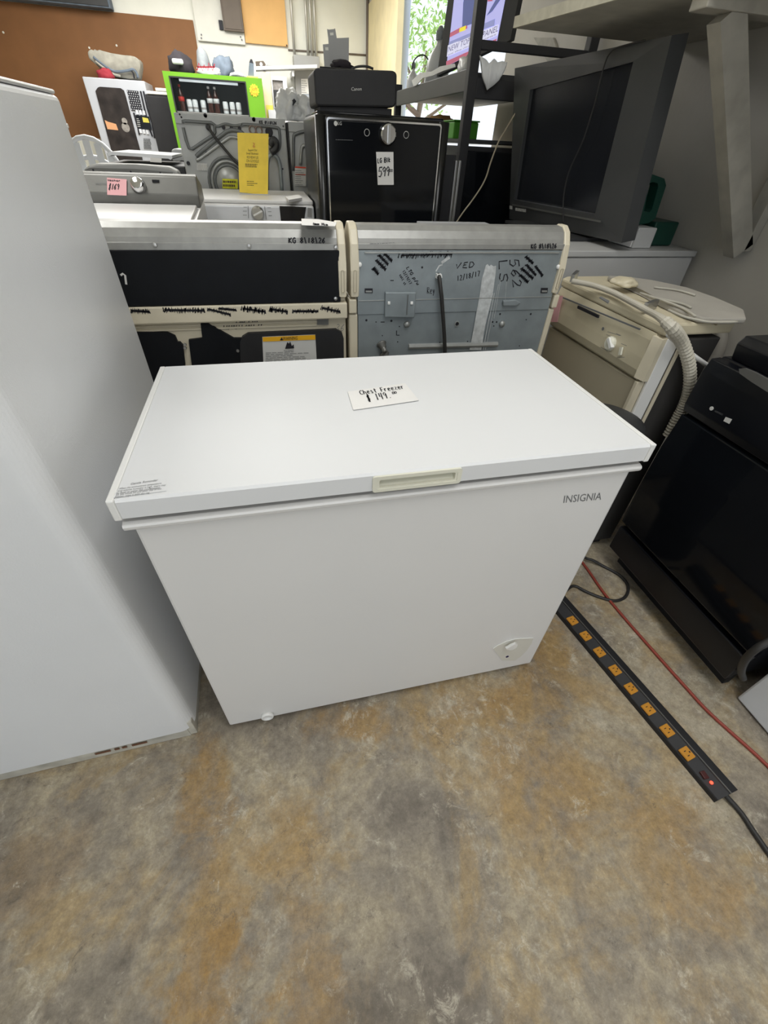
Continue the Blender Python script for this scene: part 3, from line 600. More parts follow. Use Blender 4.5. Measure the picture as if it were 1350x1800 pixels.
bm = B(); q = [(0.684,0.818,0.7401),(1.0104,0.818,0.7342)]; tube(bm, [q[0], q[1]], 0.009, 8); finish('pressed_bead', bm, 'galvanised_light', lp)
for p in [(0.6727,0.819,0.8118),(1.0117,0.819,0.803)]:
    bm = B(); lathe(bm, [(0.011, 0), (0.009, 0.006), (0.004, 0.009), (0.001, 0.0095)], (p[0], p[1], p[2]), NY, 14); finish('pressed_dome', bm, 'galvanised_light', lp, True)
# holes, brackets, clips
HOLES = [([(0.7073,0.816,0.9757)], 0.003), ([(0.8446,0.8185,0.8084)], 0.0062), ([(0.6203,0.8185,0.8241)], 0.0035), ([(0.5383,0.8185,0.8283)], 0.0035), ([(0.9975,0.8185,0.8348)], 0.0032), ([(1.1127,0.8185,0.8318)], 0.0032), ([(0.9761,0.8185,0.8099)], 0.0028), ([(0.9909,0.8185,0.8094)], 0.0028), ([(1.1008,0.8185,0.8136)], 0.002), ([(0.8962,0.8185,0.7484)], 0.002), ([(0.7944,0.8185,0.7487)], 0.002), ([(1.0995,0.8185,0.7243)], 0.002), ([(0.6453,0.8185,0.7566)], 0.002), ([(0.648,0.8185,0.8056)], 0.0018), ([(0.592,0.8185,0.7789)], 0.0018), ([(0.9833,0.8185,0.7966)], 0.002), ([(0.5698,0.8185,0.8221)], 0.0018)]
for q, r_ in HOLES:
    bm = B(); p = q[0]; disc(bm, (p[0], p[1]+0.0008, p[2]), NY, r_, 0.0012, 12); finish('bolt_hole', bm, 'ink', d2)
p = (0.8467,0.8185,0.8083); bm = B(); lathe(bm, [(0.0062, 0.0), (0.0062, 0.003), (0.0082, 0.003), (0.0088, 0)], (p[0], p[1], p[2]), NY, 16); finish('hole_rim', bm, 'galvanised_light', lp)
for q in ([(0.5313,0.815,0.9209),(0.5558,0.815,0.9206),(0.5561,0.815,0.908),(0.5314,0.815,0.9084)], [(1.1239,0.815,0.9139),(1.1491,0.815,0.9135),(1.1521,0.815,0.898),(1.1266,0.815,0.8984)]):
    bm = B(); slab(bm, q, (0, -0.001, 0)); sl = finish('slot', bm, 'ink', rp)
    bm = B(); a, b2, c2, d_ = [Vector(v) for v in q]; slab(bm, [a.lerp(d_, 0.45)+Vector((0.003, 0, 0)), b2.lerp(c2, 0.45)-Vector((0.003, 0, 0)), b2.lerp(c2, 0.8)-Vector((0.003, 0, 0)), a.lerp(d_, 0.8)+Vector((0.003, 0, 0))], (0, -0.003, 0)); finish('slot_tab', bm, 'galvanised_light', rp)
for p in [(0.5155,0.815,0.9843),(1.1657,0.815,0.9749)]:
    bm = B(); lathe(bm, [(0.007, 0), (0.006, 0.005), (0.003, 0.007)], p, NY, 12); finish('clip', bm, 'white_plastic', rp)
# pipe stub of the water valve
p = (0.5891,0.8185,0.7533); bm = B(); lathe(bm, [(0.017, 0), (0.017, 0.004), (0.013, 0.006), (0.012, 0.016), (0.008, 0.018), (0.0085, 0.022), (0.008, 0.026), (0.0085, 0.030), (0.006, 0.034)], p, (0.35, -1, -0.75), 16); finish('inlet_valve', bm, 'grey_metal', lp, True)
p = (0.6001,0.8185,0.7188); bm = B(); lathe(bm, [(0.017, 0), (0.017, 0.004), (0.013, 0.006), (0.012, 0.016), (0.008, 0.018), (0.008, 0.03)], p, (0.35, -1, -0.75), 16); finish('inlet_valve', bm, 'grey_metal', lp, True)
# black power lead with its cream clamp
bm = B(); q = [(0.7573,0.795,0.9537),(0.7718,0.795,0.9012),(0.7868,0.795,0.8333),(0.7984,0.795,0.7791),(0.8163,0.795,0.6819),(0.846,0.795,0.5054)]; tube(bm, [[(0.7591,0.812,0.9563)][0]]+q, [0.006]+[0.0062]*6, 8); finish('power_lead', bm, 'cord_black', rp, True)
bm = B(); q = [(0.7522,0.815,0.9603),(0.7669,0.815,0.9602),(0.77,0.815,0.9508),(0.7665,0.815,0.9493),(0.764,0.815,0.954),(0.7567,0.815,0.9541),(0.7575,0.815,0.9478),(0.7519,0.815,0.9479)]; slab(bm, q, (0, -0.014, 0)); finish('lead_clamp', bm, 'white_plastic', rp)
# paint swipe
bm = B(); q = [(0.9132,0.8155,0.9809),(0.9182,0.8155,0.9839),(0.9253,0.8155,0.9777),(0.93,0.8155,0.9823),(0.9388,0.8155,0.9776),(0.948,0.8155,0.9791),(0.9508,0.8155,0.9586),(0.9542,0.8155,0.9096),(0.9516,0.8155,0.8582),(0.9465,0.8155,0.7857),(0.95,0.8155,0.7178),(0.9066,0.8155,0.7197),(0.9087,0.8155,0.787),(0.9086,0.8155,0.8504),(0.91,0.8155,0.8935),(0.9077,0.8155,0.943)]; patch(bm, q, NY, 0.0007)
for l, w_ in (([(0.9541,0.8155,0.9012),(0.9476,0.8155,0.8006),(0.95,0.8155,0.7178)], 0.003), ([(0.9601,0.8155,0.9011),(0.9581,0.8155,0.8002),(0.9587,0.8155,0.7174)], 0.002), ([(0.9683,0.8155,0.926),(0.9686,0.8155,0.7999),(0.9674,0.8155,0.717)], 0.0016), ([(0.9723,0.8155,0.9423),(0.9762,0.8155,0.8576),(0.9762,0.8155,0.8218)], 0.0012), ([(0.9942,0.8155,0.9339),(1.0037,0.8155,0.8798)], 0.0008), ([(0.7518,0.8155,0.9649),(0.7608,0.8155,0.9801),(0.7713,0.8155,0.9831)], 0.004), ([(0.767,0.8155,0.9876),(0.7903,0.8155,1.0025)], 0.008)): ribbon(bm, l, w_, NY, 0.0008)
finish('paint_swipe', bm, 'white_paint', d2)
# writing
q = [(0.8154,0.816,0.972),(0.8729,0.816,0.9748),(0.8166,0.816,0.9873)]; hand(d2, 'handwriting', 'VED', q[0], q[1], q[2], NY, 0.0022)
q = [(0.8248,0.816,0.9374),(0.8986,0.816,0.951),(0.8224,0.816,0.9517)]; hand(d2, 'handwriting', '12/18/17', q[0], q[1], q[2], NY, 0.0020)
q = [(0.955,0.816,0.9914),(0.971,0.816,0.9324),(0.9835,0.816,0.9929)]; hand(d2, 'handwriting', 'LS', q[0], q[1], q[2], NY, 0.0028)
q = [(0.9885,0.816,0.996),(1.0229,0.816,0.9168),(1.0192,0.816,0.9974)]; hand(d2, 'handwriting', '562', q[0], q[1], q[2], NY, 0.0028)
q = [(0.6575,0.816,0.9745),(0.6957,0.816,0.9278),(0.6661,0.816,0.9775)]; hand(d2, 'handwriting', 'LTG p/u', q[0], q[1], q[2], NY, 0.0018)
q = [(0.6458,0.816,0.9655),(0.6718,0.816,0.9297),(0.6525,0.816,0.97)]; hand(d2, 'handwriting', '12/19/17', q[0], q[1], q[2], NY, 0.0014)
q = [(0.6376,0.816,0.955),(0.6557,0.816,0.9268),(0.6427,0.816,0.9595)]; hand(d2, 'handwriting', 'call st', q[0], q[1], q[2], NY, 0.0014)
q = [(0.7315,0.816,0.9032),(0.756,0.816,0.9027),(0.7296,0.816,0.921)]; hand(d2, 'handwriting', 'Rey', q[0], q[1], q[2], NY, 0.0016)
i = 0
for l, hw in (([(0.5565,0.8158,0.9752),(0.5725,0.8158,0.9586)], 0.006), ([(0.5645,0.8158,0.9956),(0.5946,0.8158,0.9705)], 0.006), ([(0.5726,0.8158,1.0086),(0.601,0.8158,0.9838)], 0.005), ([(0.5895,0.8158,1.0114),(0.6126,0.8158,0.9926)], 0.005), ([(1.0372,0.8158,0.953),(1.0716,0.8158,0.9313)], 0.006), ([(1.0358,0.8158,0.9723),(1.0871,0.8158,0.941)], 0.006), ([(1.051,0.8158,0.9817),(1.0943,0.8158,0.9508)], 0.005), ([(1.0427,0.8158,1.0036),(1.0739,0.8158,0.9848)], 0.005), ([(1.0843,0.8158,0.9768),(1.1194,0.8158,0.949)], 0.005)):
    finish('marker_scribble', zig(B(), l[0], l[1], hw*0.62, 16, 0.0045, NY, (0.75, 0, 0.66), 20+i), 'ink', d2); i += 1
l = [(0.6325,0.8158,1.0071),(0.7984,0.8158,1.0099)]; finish('marker_scribble', zig(B(), l[0], l[1], 0.0055, 90, 0.0026, NY, (0.25, 0, 1), 44), 'ink', d2)
for l in ([(0.61,0.8158,0.9415),(0.6207,0.8158,0.9413)], [(0.5848,0.8185,0.8217),(0.5979,0.8185,0.8213)], [(0.6392,0.8185,0.7934),(0.6401,0.8185,0.7789),(0.6498,0.8185,0.7785)]): finish('marker_stroke', ribbon(B(), l, 0.0025, NY), 'ink', d2)

# ================================================================ right side, along the wall
# ---- ivory dishwasher, front towards -x
dw = thing('dishwasher', 'ivory dishwasher with a round dial and a drain hose looped over its top', 'dishwasher', (1.43, 0.72, 0))
X0 = 1.31
bm = B(); box(bm, X0+0.055, 1.53, 0.452, 1.0, 0.03, 0.862, 0.004); finish('body', bm, 'side_grey', dw)
bm = B(); slab(bm, [(X0+0.012, 0.452, 0.872), (X0+0.012, 0.452, 0.898), (X0+0.03, 0.452, 0.905), (1.555, 0.452, 0.905), (1.555, 0.452, 0.872)], (0, 0.555, 0))
bmesh.ops.bevel(bm, geom=bm.edges[:], offset=0.006, segments=2, profile=0.5, affect='EDGES'); finish('worktop', bm, 'bisque', dw)
bm = B()   # console: curved lower lip
prof = [(X0+0.055, 0.871), (X0+0.012, 0.871), (X0+0.006, 0.85), (X0+0.000, 0.80), (X0-0.002, 0.765), (X0+0.004, 0.742), (X0+0.014, 0.733), (X0+0.055, 0.733)]
slab(bm, [(x, 0.478, z) for x, z in prof], (0, 0.518, 0)); con = finish('console', bm, 'bisque', dw)
bm = B(); hexa(bm, [(X0+0.002, 0.478, 0.866), (X0-0.001, 0.478, 0.742), (X0+0.05, 0.478, 0.735), (X0+0.05, 0.478, 0.87)], [(X0+0.016, 0.452, 0.862), (X0+0.014, 0.452, 0.738), (X0+0.05, 0.452, 0.735), (X0+0.05, 0.452, 0.87)]); finish('console_end', bm, 'ivory_enamel', dw)
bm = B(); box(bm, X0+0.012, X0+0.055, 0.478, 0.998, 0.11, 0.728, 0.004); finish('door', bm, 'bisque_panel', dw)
bm = B(); box(bm, X0+0.006, X0+0.05, 0.462, 0.477, 0.10, 0.732, 0.003); finish('door_edge', bm, 'ivory_enamel', dw)
bm = B(); box(bm, X0+0.03, X0+0.075, 0.450, 0.461, 0.06, 0.865, 0.003); finish('seal_strip', bm, 'white_plastic', dw)
bm = B(); box(bm, X0+0.078, X0+0.09, 0.447, 0.452, 0.06, 0.862, 0.001); finish('cabinet_lip', bm, 'ivory_enamel', dw)
bm = B(); box(bm, X0+0.04, 1.5, 0.47, 0.99, 0.0, 0.03); finish('toe_kick', bm, 'black_matte', dw)
xs = X0-0.003
p = (1.307,0.6238,0.7924); bm = B(); lathe(bm, [(0.022, -0.004), (0.022, 0.004), (0.019, 0.008), (0.017, 0.010)], p, NX, 20); dial = finish('dial', bm, 'ivory_plastic', dw, False)
q = [(1.297,0.6258,0.8083),(1.297,0.6002,0.7868)]; bm = B(); bar(bm, q[0], q[1], 0.010, 0.012, NX); finish('dial_grip', bm, 'white_plastic', dw)
q = [(1.307,0.5732,0.7997),(1.307,0.5641,0.8029),(1.307,0.5579,0.7803),(1.307,0.567,0.7769)]; bm = B(); slab(bm, q, (-0.006, 0, 0)); finish('rocker_switch', bm, 'ivory_plastic', dw)
q = [(1.306,0.8381,0.8494),(1.306,0.7187,0.8519),(1.306,0.7166,0.8436),(1.306,0.8362,0.8405)]; bm = B(); slab(bm, q, (-0.006, 0, 0)); finish('latch_opening', bm, 'ink', dw)
q = [(1.306,0.9541,0.8475),(1.306,0.5281,0.8677)]; bm = B(); bar(bm, q[0], q[1], 0.004, 0.004, NX); finish('console_groove', bm, 'ink_grey', dw)
p = (1.306,0.6801,0.8207); bm = B(); disc(bm, p, NX, 0.0055, 0.001, 12); finish('badge', bm, 'ink_grey', con)
for l in ([(1.3065,0.6558,0.8105),(1.3065,0.6157,0.8132)], [(1.3065,0.616,0.8272),(1.3065,0.5912,0.8285)], [(1.3065,0.6603,0.7683),(1.3065,0.6232,0.7687)], [(1.3065,0.5782,0.8085),(1.3065,0.552,0.8108)], [(1.3065,0.5719,0.7677),(1.3065,0.5424,0.7791)], [(1.3065,0.6555,0.8196),(1.3065,0.5958,0.827)]):
    bm = B(); ribbon(bm, l, 0.0014, NX); finish('dial_marking', bm, 'ink_grey', con)
q = [(1.274,0.7095,0.907),(1.2885,0.7216,0.907),(1.2841,0.6704,0.907),(1.2638,0.6473,0.907)]; bm = B(); slab(bm, q, (0, 0, 0.002)); finish('top_slot', bm, 'ink_grey', dw)
bm = B(); q = [(1.303,0.9943,0.8413),(1.303,0.9414,0.8546),(1.303,0.9385,0.8162),(1.303,0.9292,0.7662),(1.303,0.9797,0.7508),(1.303,0.9884,0.8025)]; slab(bm, q, (-0.0008, 0, 0)); finish('note', bm, 'paper_pink', dw)['label'] = 'pink paper note'
# hose clips and hoses
for q in ([(1.2978,0.9109,0.907),(1.3561,0.9747,0.907)], [(1.3231,0.5608,0.907),(1.3888,0.5951,0.907)]):
    bm = B(); a, b2 = Vector(q[0]), Vector(q[1]); bar(bm, a+Vector((0, 0, 0.012)), b2+Vector((0, 0, 0.012)), 0.012, 0.024); finish('hose_clip', bm, 'steel', dw)
hz = [(1.2724,0.8705,0.92),(1.3114,0.8145,0.92),(1.3269,0.7275,0.92),(1.3183,0.6306,0.92),(1.3036,0.5276,0.92)]+[(1.2637,0.4347,0.93)]+[(1.2591,0.3816,0.922)]+[(1.3549,0.418,0.8692),(1.4071,0.418,0.8186),(1.4483,0.418,0.765),(1.477,0.418,0.7085),(1.4877,0.418,0.6596),(1.4894,0.418,0.613),(1.4917,0.418,0.5555)]
bm = B(); P_ = spline(hz, 11); n_ = len(P_); tube(bm, P_, [min(0.0145, 0.0085+0.006*max(0, (i-0.36*n_)/(0.12*n_)))+(0.0032 if (i % 2 and i > n_*0.42) else 0) for i in range(n_)], 12)
solo('drain_hose', bm, 'hose_white', 'corrugated ivory drain hose clipped along the dishwasher top and hanging down its side', 'hose', hz[0], None, False)
hz = [(1.3053,0.425,0.8872),(1.3355,0.425,0.8707),(1.3825,0.425,0.8466),(1.4336,0.425,0.8213),(1.4912,0.425,0.7947),(1.5573,0.425,0.7647)]
bm = B(); tube(bm, hz, 0.0065, 8, 6); solo('supply_hose', bm, 'white_plastic', 'thin plain white tube slanting behind the corrugated hose towards the black dishwasher', 'hose', hz[0], None, True)
# plastic wrapped pad lying on top
q = [(1.4451,0.9312,0.91),(1.5041,0.9198,0.91),(1.5773,0.8584,0.91),(1.6327,0.7554,0.91),(1.6329,0.6317,0.91),(1.6099,0.5021,0.91),(1.538,0.4248,0.91),(1.4604,0.4277,0.91),(1.4028,0.4483,0.91),(1.3915,0.5007,0.91),(1.4071,0.5945,0.91),(1.4384,0.726,0.91)]
bm = B(); slab(bm, [(a[0]+0.01, a[1], 0.907) for a in q], (0, 0, 0.016)); bmesh.ops.bevel(bm, geom=bm.edges[:], offset=0.005, segments=2, profile=0.5, affect='EDGES')
pd = thing('wrapped_pad', 'flat grey-white wrapped pad lying on the dishwasher with its end sticking out', 'pad', (1.5, 0.7, 0.906)); finish('pad', bm, 'pad_white', pd)
for l in ([(1.3946,0.681,0.927),(1.4098,0.5968,0.927),(1.4099,0.5153,0.927),(1.3873,0.4431,0.927)], [(1.3514,0.5039,0.927),(1.3492,0.4467,0.927),(1.3673,0.4153,0.927),(1.3932,0.3935,0.927),(1.4715,0.3858,0.927)], [(1.499,0.744,0.927),(1.5551,0.7047,0.927),(1.5699,0.6422,0.927)], [(1.395,0.6417,0.927),(1.4429,0.5641,0.927),(1.4421,0.5181,0.927)]):
    bm = B(); tube(bm, l, 0.0035, 6, 6); finish('edge_seam', bm, 'shelf_wood', pd, True)
hz = [(1.4383,0.412,0.92)]+[(1.5953,0.55,0.8491),(1.5645,0.55,0.8362),(1.5027,0.55,0.842)]; bm = B(); tube(bm, hz, 0.003, 6, 6); finish('cord', bm, 'cord_tan', pd, True)
bm = B(); crumple(bm, (1.4147,0.7914,0.924), (0.045, 0.04, 0.016), 5, 0.3, 2.0, 3); solo('rag', bm, 'bisque', 'mustard folded rag lying behind the hose on the dishwasher', 'cloth', (1.4147,0.7914,0.924), None, True)
hz = [(2.06,0.9427,0.7392),(2.06,0.8899,0.7191),(2.06,0.8578,0.665),(2.06,0.851,0.5948),(2.06,0.8502,0.5394)]; bm = B(); tube(bm, hz, 0.022, 10, 6); solo('drain_pipe', bm, 'pad_white', 'short white drain pipe running down the grey wall behind the black dishwasher', 'pipe', hz[0], None, True)

# ---- black bin between freezer and dishwasher
bc = (1.155, 0.36)
tb = thing('trash_bin', 'round dark plastic bin tucked between chest freezer and ivory dishwasher', 'bin', (bc[0], bc[1], 0))
bm = B(); lathe(bm, [(0.075, 0), (0.08, 0.01), (0.102, 0.66), (0.106, 0.665), (0.10, 0.665), (0.09, 0.58), (0.08, 0.02)], (bc[0], bc[1], 0), NZ, 36); finish('tub', bm, 'charcoal_plastic', tb, True)
bm = B(); lathe(bm, [(0.109, 0.645), (0.112, 0.66), (0.108, 0.676), (0.08, 0.688), (0.02, 0.692)], (bc[0], bc[1], 0), NZ, 36); finish('lid', bm, 'charcoal_plastic', tb, True)

# ---- black dishwasher, front towards -x
bd = thing('dishwasher', 'glossy black dishwasher with small white badge and grey handle recess, right of the freezer', 'dishwasher', (1.75, 0.08, 0))
XF = 1.43; ya, yb2 = -0.20, 0.372
bm = B(); box(bm, XF+0.035, 2.02, ya+0.006, yb2-0.002, 0.09, 0.842, 0.006); finish('body', bm, 'black_enamel', bd)
bm = B()
prof = [(XF+0.034, 0.838), (XF+0.004, 0.836), (XF-0.002, 0.80), (XF-0.002, 0.70), (XF+0.006, 0.675), (XF+0.034, 0.672)]
slab(bm, [(x, ya, z) for x, z in prof], (0, yb2-ya, 0)); bmesh.ops.bevel(bm, geom=bm.edges[:], offset=0.003, segments=2, profile=0.5, affect='EDGES'); finish('console', bm, 'black_enamel', bd)
bm = B()
prof = [(XF+0.034, 0.668), (XF+0.006, 0.664), (XF-0.003, 0.55), (XF-0.004, 0.38), (XF+0.004, 0.22), (XF+0.034, 0.20)]
slab(bm, [(x, ya+0.002, z) for x, z in prof], (0, yb2-ya-0.004, 0)); bmesh.ops.bevel(bm, geom=bm.edges[:], offset=0.004, segments=2, profile=0.5, affect='EDGES'); finish('door', bm, 'black_gloss', bd)
bm = B(); box(bm, XF+0.008, XF+0.034, ya+0.004, yb2-0.004, 0.085, 0.196, 0.004); finish('lower_panel', bm, 'black_enamel', bd)
bm = B(); box(bm, XF+0.075, XF+0.10, ya+0.02, yb2-0.02, 0.0, 0.09); finish('toe_kick', bm, 'black_matte', bd)
for y in (ya+0.05, yb2-0.05):
    for x in (XF+0.14, 1.95): bm = B(); lathe(bm, [(0.018, 0), (0.014, 0.09)], (x, y, 0), seg=10); finish('foot', bm, 'black_rubber', bd)
bm = B(); slab(bm, [(XF+0.04, ya, 0.842), (XF+0.03, ya, 0.885), (XF+0.045, ya, 0.905), (2.03, ya, 0.905), (2.03, ya, 0.842)], (0, yb2-ya-0.025, 0)); bmesh.ops.bevel(bm, geom=bm.edges[:], offset=0.004, segments=2, profile=0.5, affect='EDGES'); finish('worktop', bm, 'black_enamel', bd)
q = [(1.425,0.2717,0.8474),(1.425,0.2604,0.8535),(1.425,0.2312,0.8552),(1.425,0.1943,0.8533),(1.425,0.1623,0.8516),(1.425,0.1465,0.8298),(1.425,0.1767,0.8288),(1.425,0.2236,0.833),(1.425,0.2636,0.8385)]; bm = B(); slab(bm, q, (-0.008, 0, 0)); finish('handle', bm, 'grey_metal', bd)['label'] = 'grey handle recess'
p = (1.427,0.2866,0.726); bm = B(); disc(bm, p, NX, 0.0055, 0.0015, 12); lb = finish('badge', bm, 'sticker_white', bd)
q = [(1.4265,0.2369,0.726),(1.4265,0.2184,0.7292),(1.4265,0.2181,0.7155),(1.4265,0.2362,0.7142)]; bm = B(); slab(bm, q, (-0.001, 0, 0)); finish('badge', bm, 'sticker_white', bd)
q = [(1.4265,0.2734,0.7223),(1.4265,0.2456,0.7248),(1.4265,0.2732,0.7277)]; greek(bd, 'small_print', q[0], q[1], q[2], 2, NX, 0.0009, 'ink_grey', (0.8, 1.0), 9)
bm = B(); tube(bm, [(1.4165,-0.215,0.3693),(1.3818,-0.215,0.3391),(1.3619,-0.215,0.3136),(1.3665,-0.215,0.2616),(1.4072,-0.215,0.1862),(1.4632,-0.215,0.1188)], 0.0095, 10, 6); solo('rubber_hose', bm, 'cord_black', 'black rubber hose curving to the floor beside the black dishwasher', 'hose', (1.64, -0.215, 0.01), None, True)
# ---- pale machine at the right border
wm = thing('stove', 'pale grey appliance corner at the right border in front of the black dishwasher', 'appliance', (1.85, -0.58, 0))
bm = B(); box(bm, 1.507, 2.06, -0.90, -0.229, 0.006, 0.88, 0.006); finish('body', bm, 'far_white', wm)
bm = B(); box(bm, 1.53, 2.05, -0.88, -0.26, 0.0, 0.006); finish('base', bm, 'black_matte', wm)

# ---- power strip with eight outlets
S1, E1, S2, E2 = Vector((1.1186,0.1522,0.018)), Vector((1.2172,-0.4461,0.018)), Vector((1.1717,0.1893,0.028)), Vector((1.2824,-0.4386,0.028))
for v in (S1, E1, S2, E2): v.z = 0
d_ = E1-S1; L_ = d_.length; ux = d_.normalized(); uy = Vector((-ux.y, ux.x, 0)); o_ = S1; wv = E2-E1
ps = thing('power_strip', 'long black power strip with eight orange outlets on the floor right of the freezer', 'power strip', (1.2, -0.1, 0))
def P4(t, s, z): return o_+ux*(L_*t)+wv*s+Vector((0, 0, z))
bm = B(); prof = [(0.0, 0.0), (0.0, 0.015), (0.03, 0.018), (0.50, 0.030), (0.54, 0.034), (0.58, 0.031), (0.97, 0.028), (1.0, 0.026), (1.0, 0.0)]
A_ = [P4(-0.13, s, z) for s, z in prof]; B_ = [P4(1.0, s, z) for s, z in prof]
hexa(bm, A_, B_); ch = finish('housing', bm, 'black_matte', ps)
bm = B(); bar(bm, P4(-0.13, 0.535, 0.0335), P4(1.0, 0.535, 0.0335), 0.003, 0.003); finish('edge_rail', bm, 'grey_metal', ps)
for pp in [(1.1342,0.1152,0.025),(1.1445,0.051,0.025),(1.1568,-0.0119,0.025),(1.167,-0.0787,0.025),(1.1784,-0.1415,0.025),(1.1894,-0.2073,0.025),(1.2007,-0.2719,0.025),(1.2122,-0.3352,0.025)]:
    t_ = (Vector(pp)-o_).dot(ux)/L_; s_ = 0.27
    c_ = P4(t_, s_, 0.0225); hv = uy.normalized() if uy.dot(wv) > 0 else -uy.normalized()
    bm = B(); a, b2 = ux*0.0155, hv*0.0155
    slab(bm, [c_-a-b2, c_+a-b2, c_+a+b2, c_-a+b2], (0, 0, 0.0065)); bmesh.ops.bevel(bm, geom=bm.edges[:], offset=0.001, segments=1, affect='EDGES'); ol = finish('outlet', bm, 'outlet_orange', ps)
    bm = B()
    for du, dv, l_, w_ in ((-0.006, -0.004, 0.007, 0.002), (0.006, -0.004, 0.007, 0.002), (0, 0.007, 0.004, 0.004)):
        cc = c_+ux*du+hv*dv+Vector((0, 0, 0.0067)); ribbon(bm, [cc-hv*l_/2, cc+hv*l_/2], w_, NZ, 0.0003)
    finish('outlet_slot', bm, 'ink', ol)
pp = Vector((1.2254,-0.4097,0.026)); bm = B(); lathe(bm, [(0.004, 0), (0.004, 0.003), (0.002, 0.005)], pp, NZ, 12); finish('pilot_lamp', bm, 'led_red', ps)
pp = Vector((1.2223,-0.3901,0.026)); bm = B(); box(bm, pp.x-0.007, pp.x+0.007, pp.y-0.009, pp.y+0.009, 0.022, 0.028, 0.001); finish('switch', bm, mat('switch_dark_red', (0.06, 0.008, 0.008), 0.4), ps)
hz = [P4(0.99, 0.5, 0.014)]+[(1.2625,-0.4797,0.007),(1.2603,-0.5155,0.007),(1.2593,-0.5453,0.007),(1.259,-0.5795,0.007),(1.2571,-0.6358,0.007)]; bm = B(); tube(bm, hz, 0.0065, 8, 6); finish('lead', bm, 'cord_black', ps, True)
# ---- cords on the floor
hz = [(1.3493,0.4438,0.005),(1.352,0.344,0.005),(1.3445,0.2124,0.005),(1.3502,0.0926,0.005),(1.362,-0.0402,0.005),(1.3738,-0.1557,0.005),(1.3835,-0.2378,0.005),(1.4016,-0.3037,0.005),(1.4186,-0.3577,0.005),(1.432,-0.4108,0.005),(1.4416,-0.4829,0.005)]
bm = B(); tube(bm, hz, 0.005, 8, 6); solo('extension_cord', bm, 'cord_red', 'red extension cord running along the concrete right of the power strip', 'cord', hz[0], None, True)
hz = [(1.1898,0.245,0.006),(1.2469,0.2669,0.006),(1.2792,0.2328,0.006),(1.3171,0.1982,0.006),(1.3651,0.1726,0.006),(1.4174,0.1836,0.006),(1.4585,0.2251,0.006),(1.4607,0.2767,0.006),(1.4267,0.3317,0.006)]+[(1.3899,0.3621,0.018),(1.3693,0.3787,0.018)]+[(1.3612,0.4207,0.006)]
bm = B(); tube(bm, hz, 0.0055, 8, 6); solo('looped_cable', bm, 'cord_black', 'dark cable looped on the floor between freezer and black dishwasher', 'cord', hz[0], None, True)

# ---- white dryer below the television
wd = thing('clothes_dryer', 'white dryer standing under the big dark television', 'dryer', (1.75, 1.55, 0))
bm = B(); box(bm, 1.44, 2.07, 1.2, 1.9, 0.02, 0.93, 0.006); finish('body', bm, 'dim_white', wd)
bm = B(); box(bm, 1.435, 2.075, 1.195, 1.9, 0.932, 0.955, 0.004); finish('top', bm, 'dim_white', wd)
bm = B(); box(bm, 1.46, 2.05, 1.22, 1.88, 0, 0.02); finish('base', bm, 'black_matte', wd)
bm = B(); box(bm, 1.775, 1.865, 1.24, 1.44, 0.956, 1.03, 0.004); fb = thing('foam_block', 'small white foam block on the dryer right of the television', 'block', (1.82, 1.34, 0.956)); finish('block', bm, 'dim_white', fb)
bm = B(); box(bm, 1.77, 1.774, 1.25, 1.43, 0.96, 1.02); finish('label', bm, 'paper', fb)

# ---- big dark television leaning on the dryer
tv = thing('television', 'big flat dark television set leaning over the white dryer near the wall', 'television', (1.68, 1.65, 0.956))
o4 = [Vector(v) for v in [(1.5562,2.2319,1.5567),(1.5652,1.1554,1.5403),(1.6563,1.1705,0.9869),(1.6569,2.1807,0.948)]]
nn = (o4[1]-o4[0]).cross(o4[3]-o4[0]).normalized()
if nn.x > 0: nn = -nn
i4 = [Vector(v) for v in [(1.5714,2.0478,1.4712),(1.5711,1.314,1.4988),(1.6432,1.372,1.059),(1.6414,2.1271,1.0437)]]
bm = B()
fo = [bm.verts.new(v) for v in o4]; fi = [bm.verts.new(v+nn*0.004) for v in i4]; gi = [bm.verts.new(v-nn*0.014) for v in i4]; bo = [bm.verts.new(v-nn*0.06) for v in o4]
for k in range(4):
    j = (k+1) % 4
    bm.faces.new((fo[k], fo[j], fi[j], fi[k])); bm.faces.new((fi[k], fi[j], gi[j], gi[k])); bm.faces.new((fo[k], bo[k], bo[j], fo[j]))
bm.faces.new(bo)
bz = finish('bezel', bm, 'tv_bezel', tv)
cen = sum(o4, Vector())/4
bm = B(); hexa(bm, [cen+(v-cen)*0.97-nn*0.06 for v in o4], [cen+(v-cen)*0.72-nn*0.15 for v in o4]); finish('back_cover', bm, 'charcoal_plastic', tv)
bm = B(); slab(bm, [v-nn*0.013 for v in i4], -nn*0.01); finish('screen', bm, 'charcoal_screen', tv)
a, b2 = i4[3].lerp(o4[3], 0.25), i4[2].lerp(o4[2], 0.25); bm = B(); bar(bm, a+nn*0.006, b2+nn*0.006, 0.006, 0.004, nn); finish('trim_line', bm, 'grey_metal', tv)
q = [Vector(v)+nn*0.003 for v in [(1.6493,2.1034,0.9968),(1.649,1.9705,1.0031),(1.6472,2.1061,1.0095)]]; greek(tv, 'lettering', q[0], q[1], q[2], 2, nn, 0.007, 'sticker_white', (0.9, 1.0), 3)
bm = B(); patch(bm, [Vector(v)+nn*0.004 for v in [(1.6488,2.1752,0.9973),(1.6488,2.1392,0.9983),(1.6462,2.1423,1.0138),(1.6462,2.1782,1.0129)]], nn); finish('emblem', bm, 'sticker_white', tv)
bm = B(); a, b2 = o4[3]-nn*0.02, o4[2]-nn*0.02; mid = (a+b2)/2
z_ = 0.957
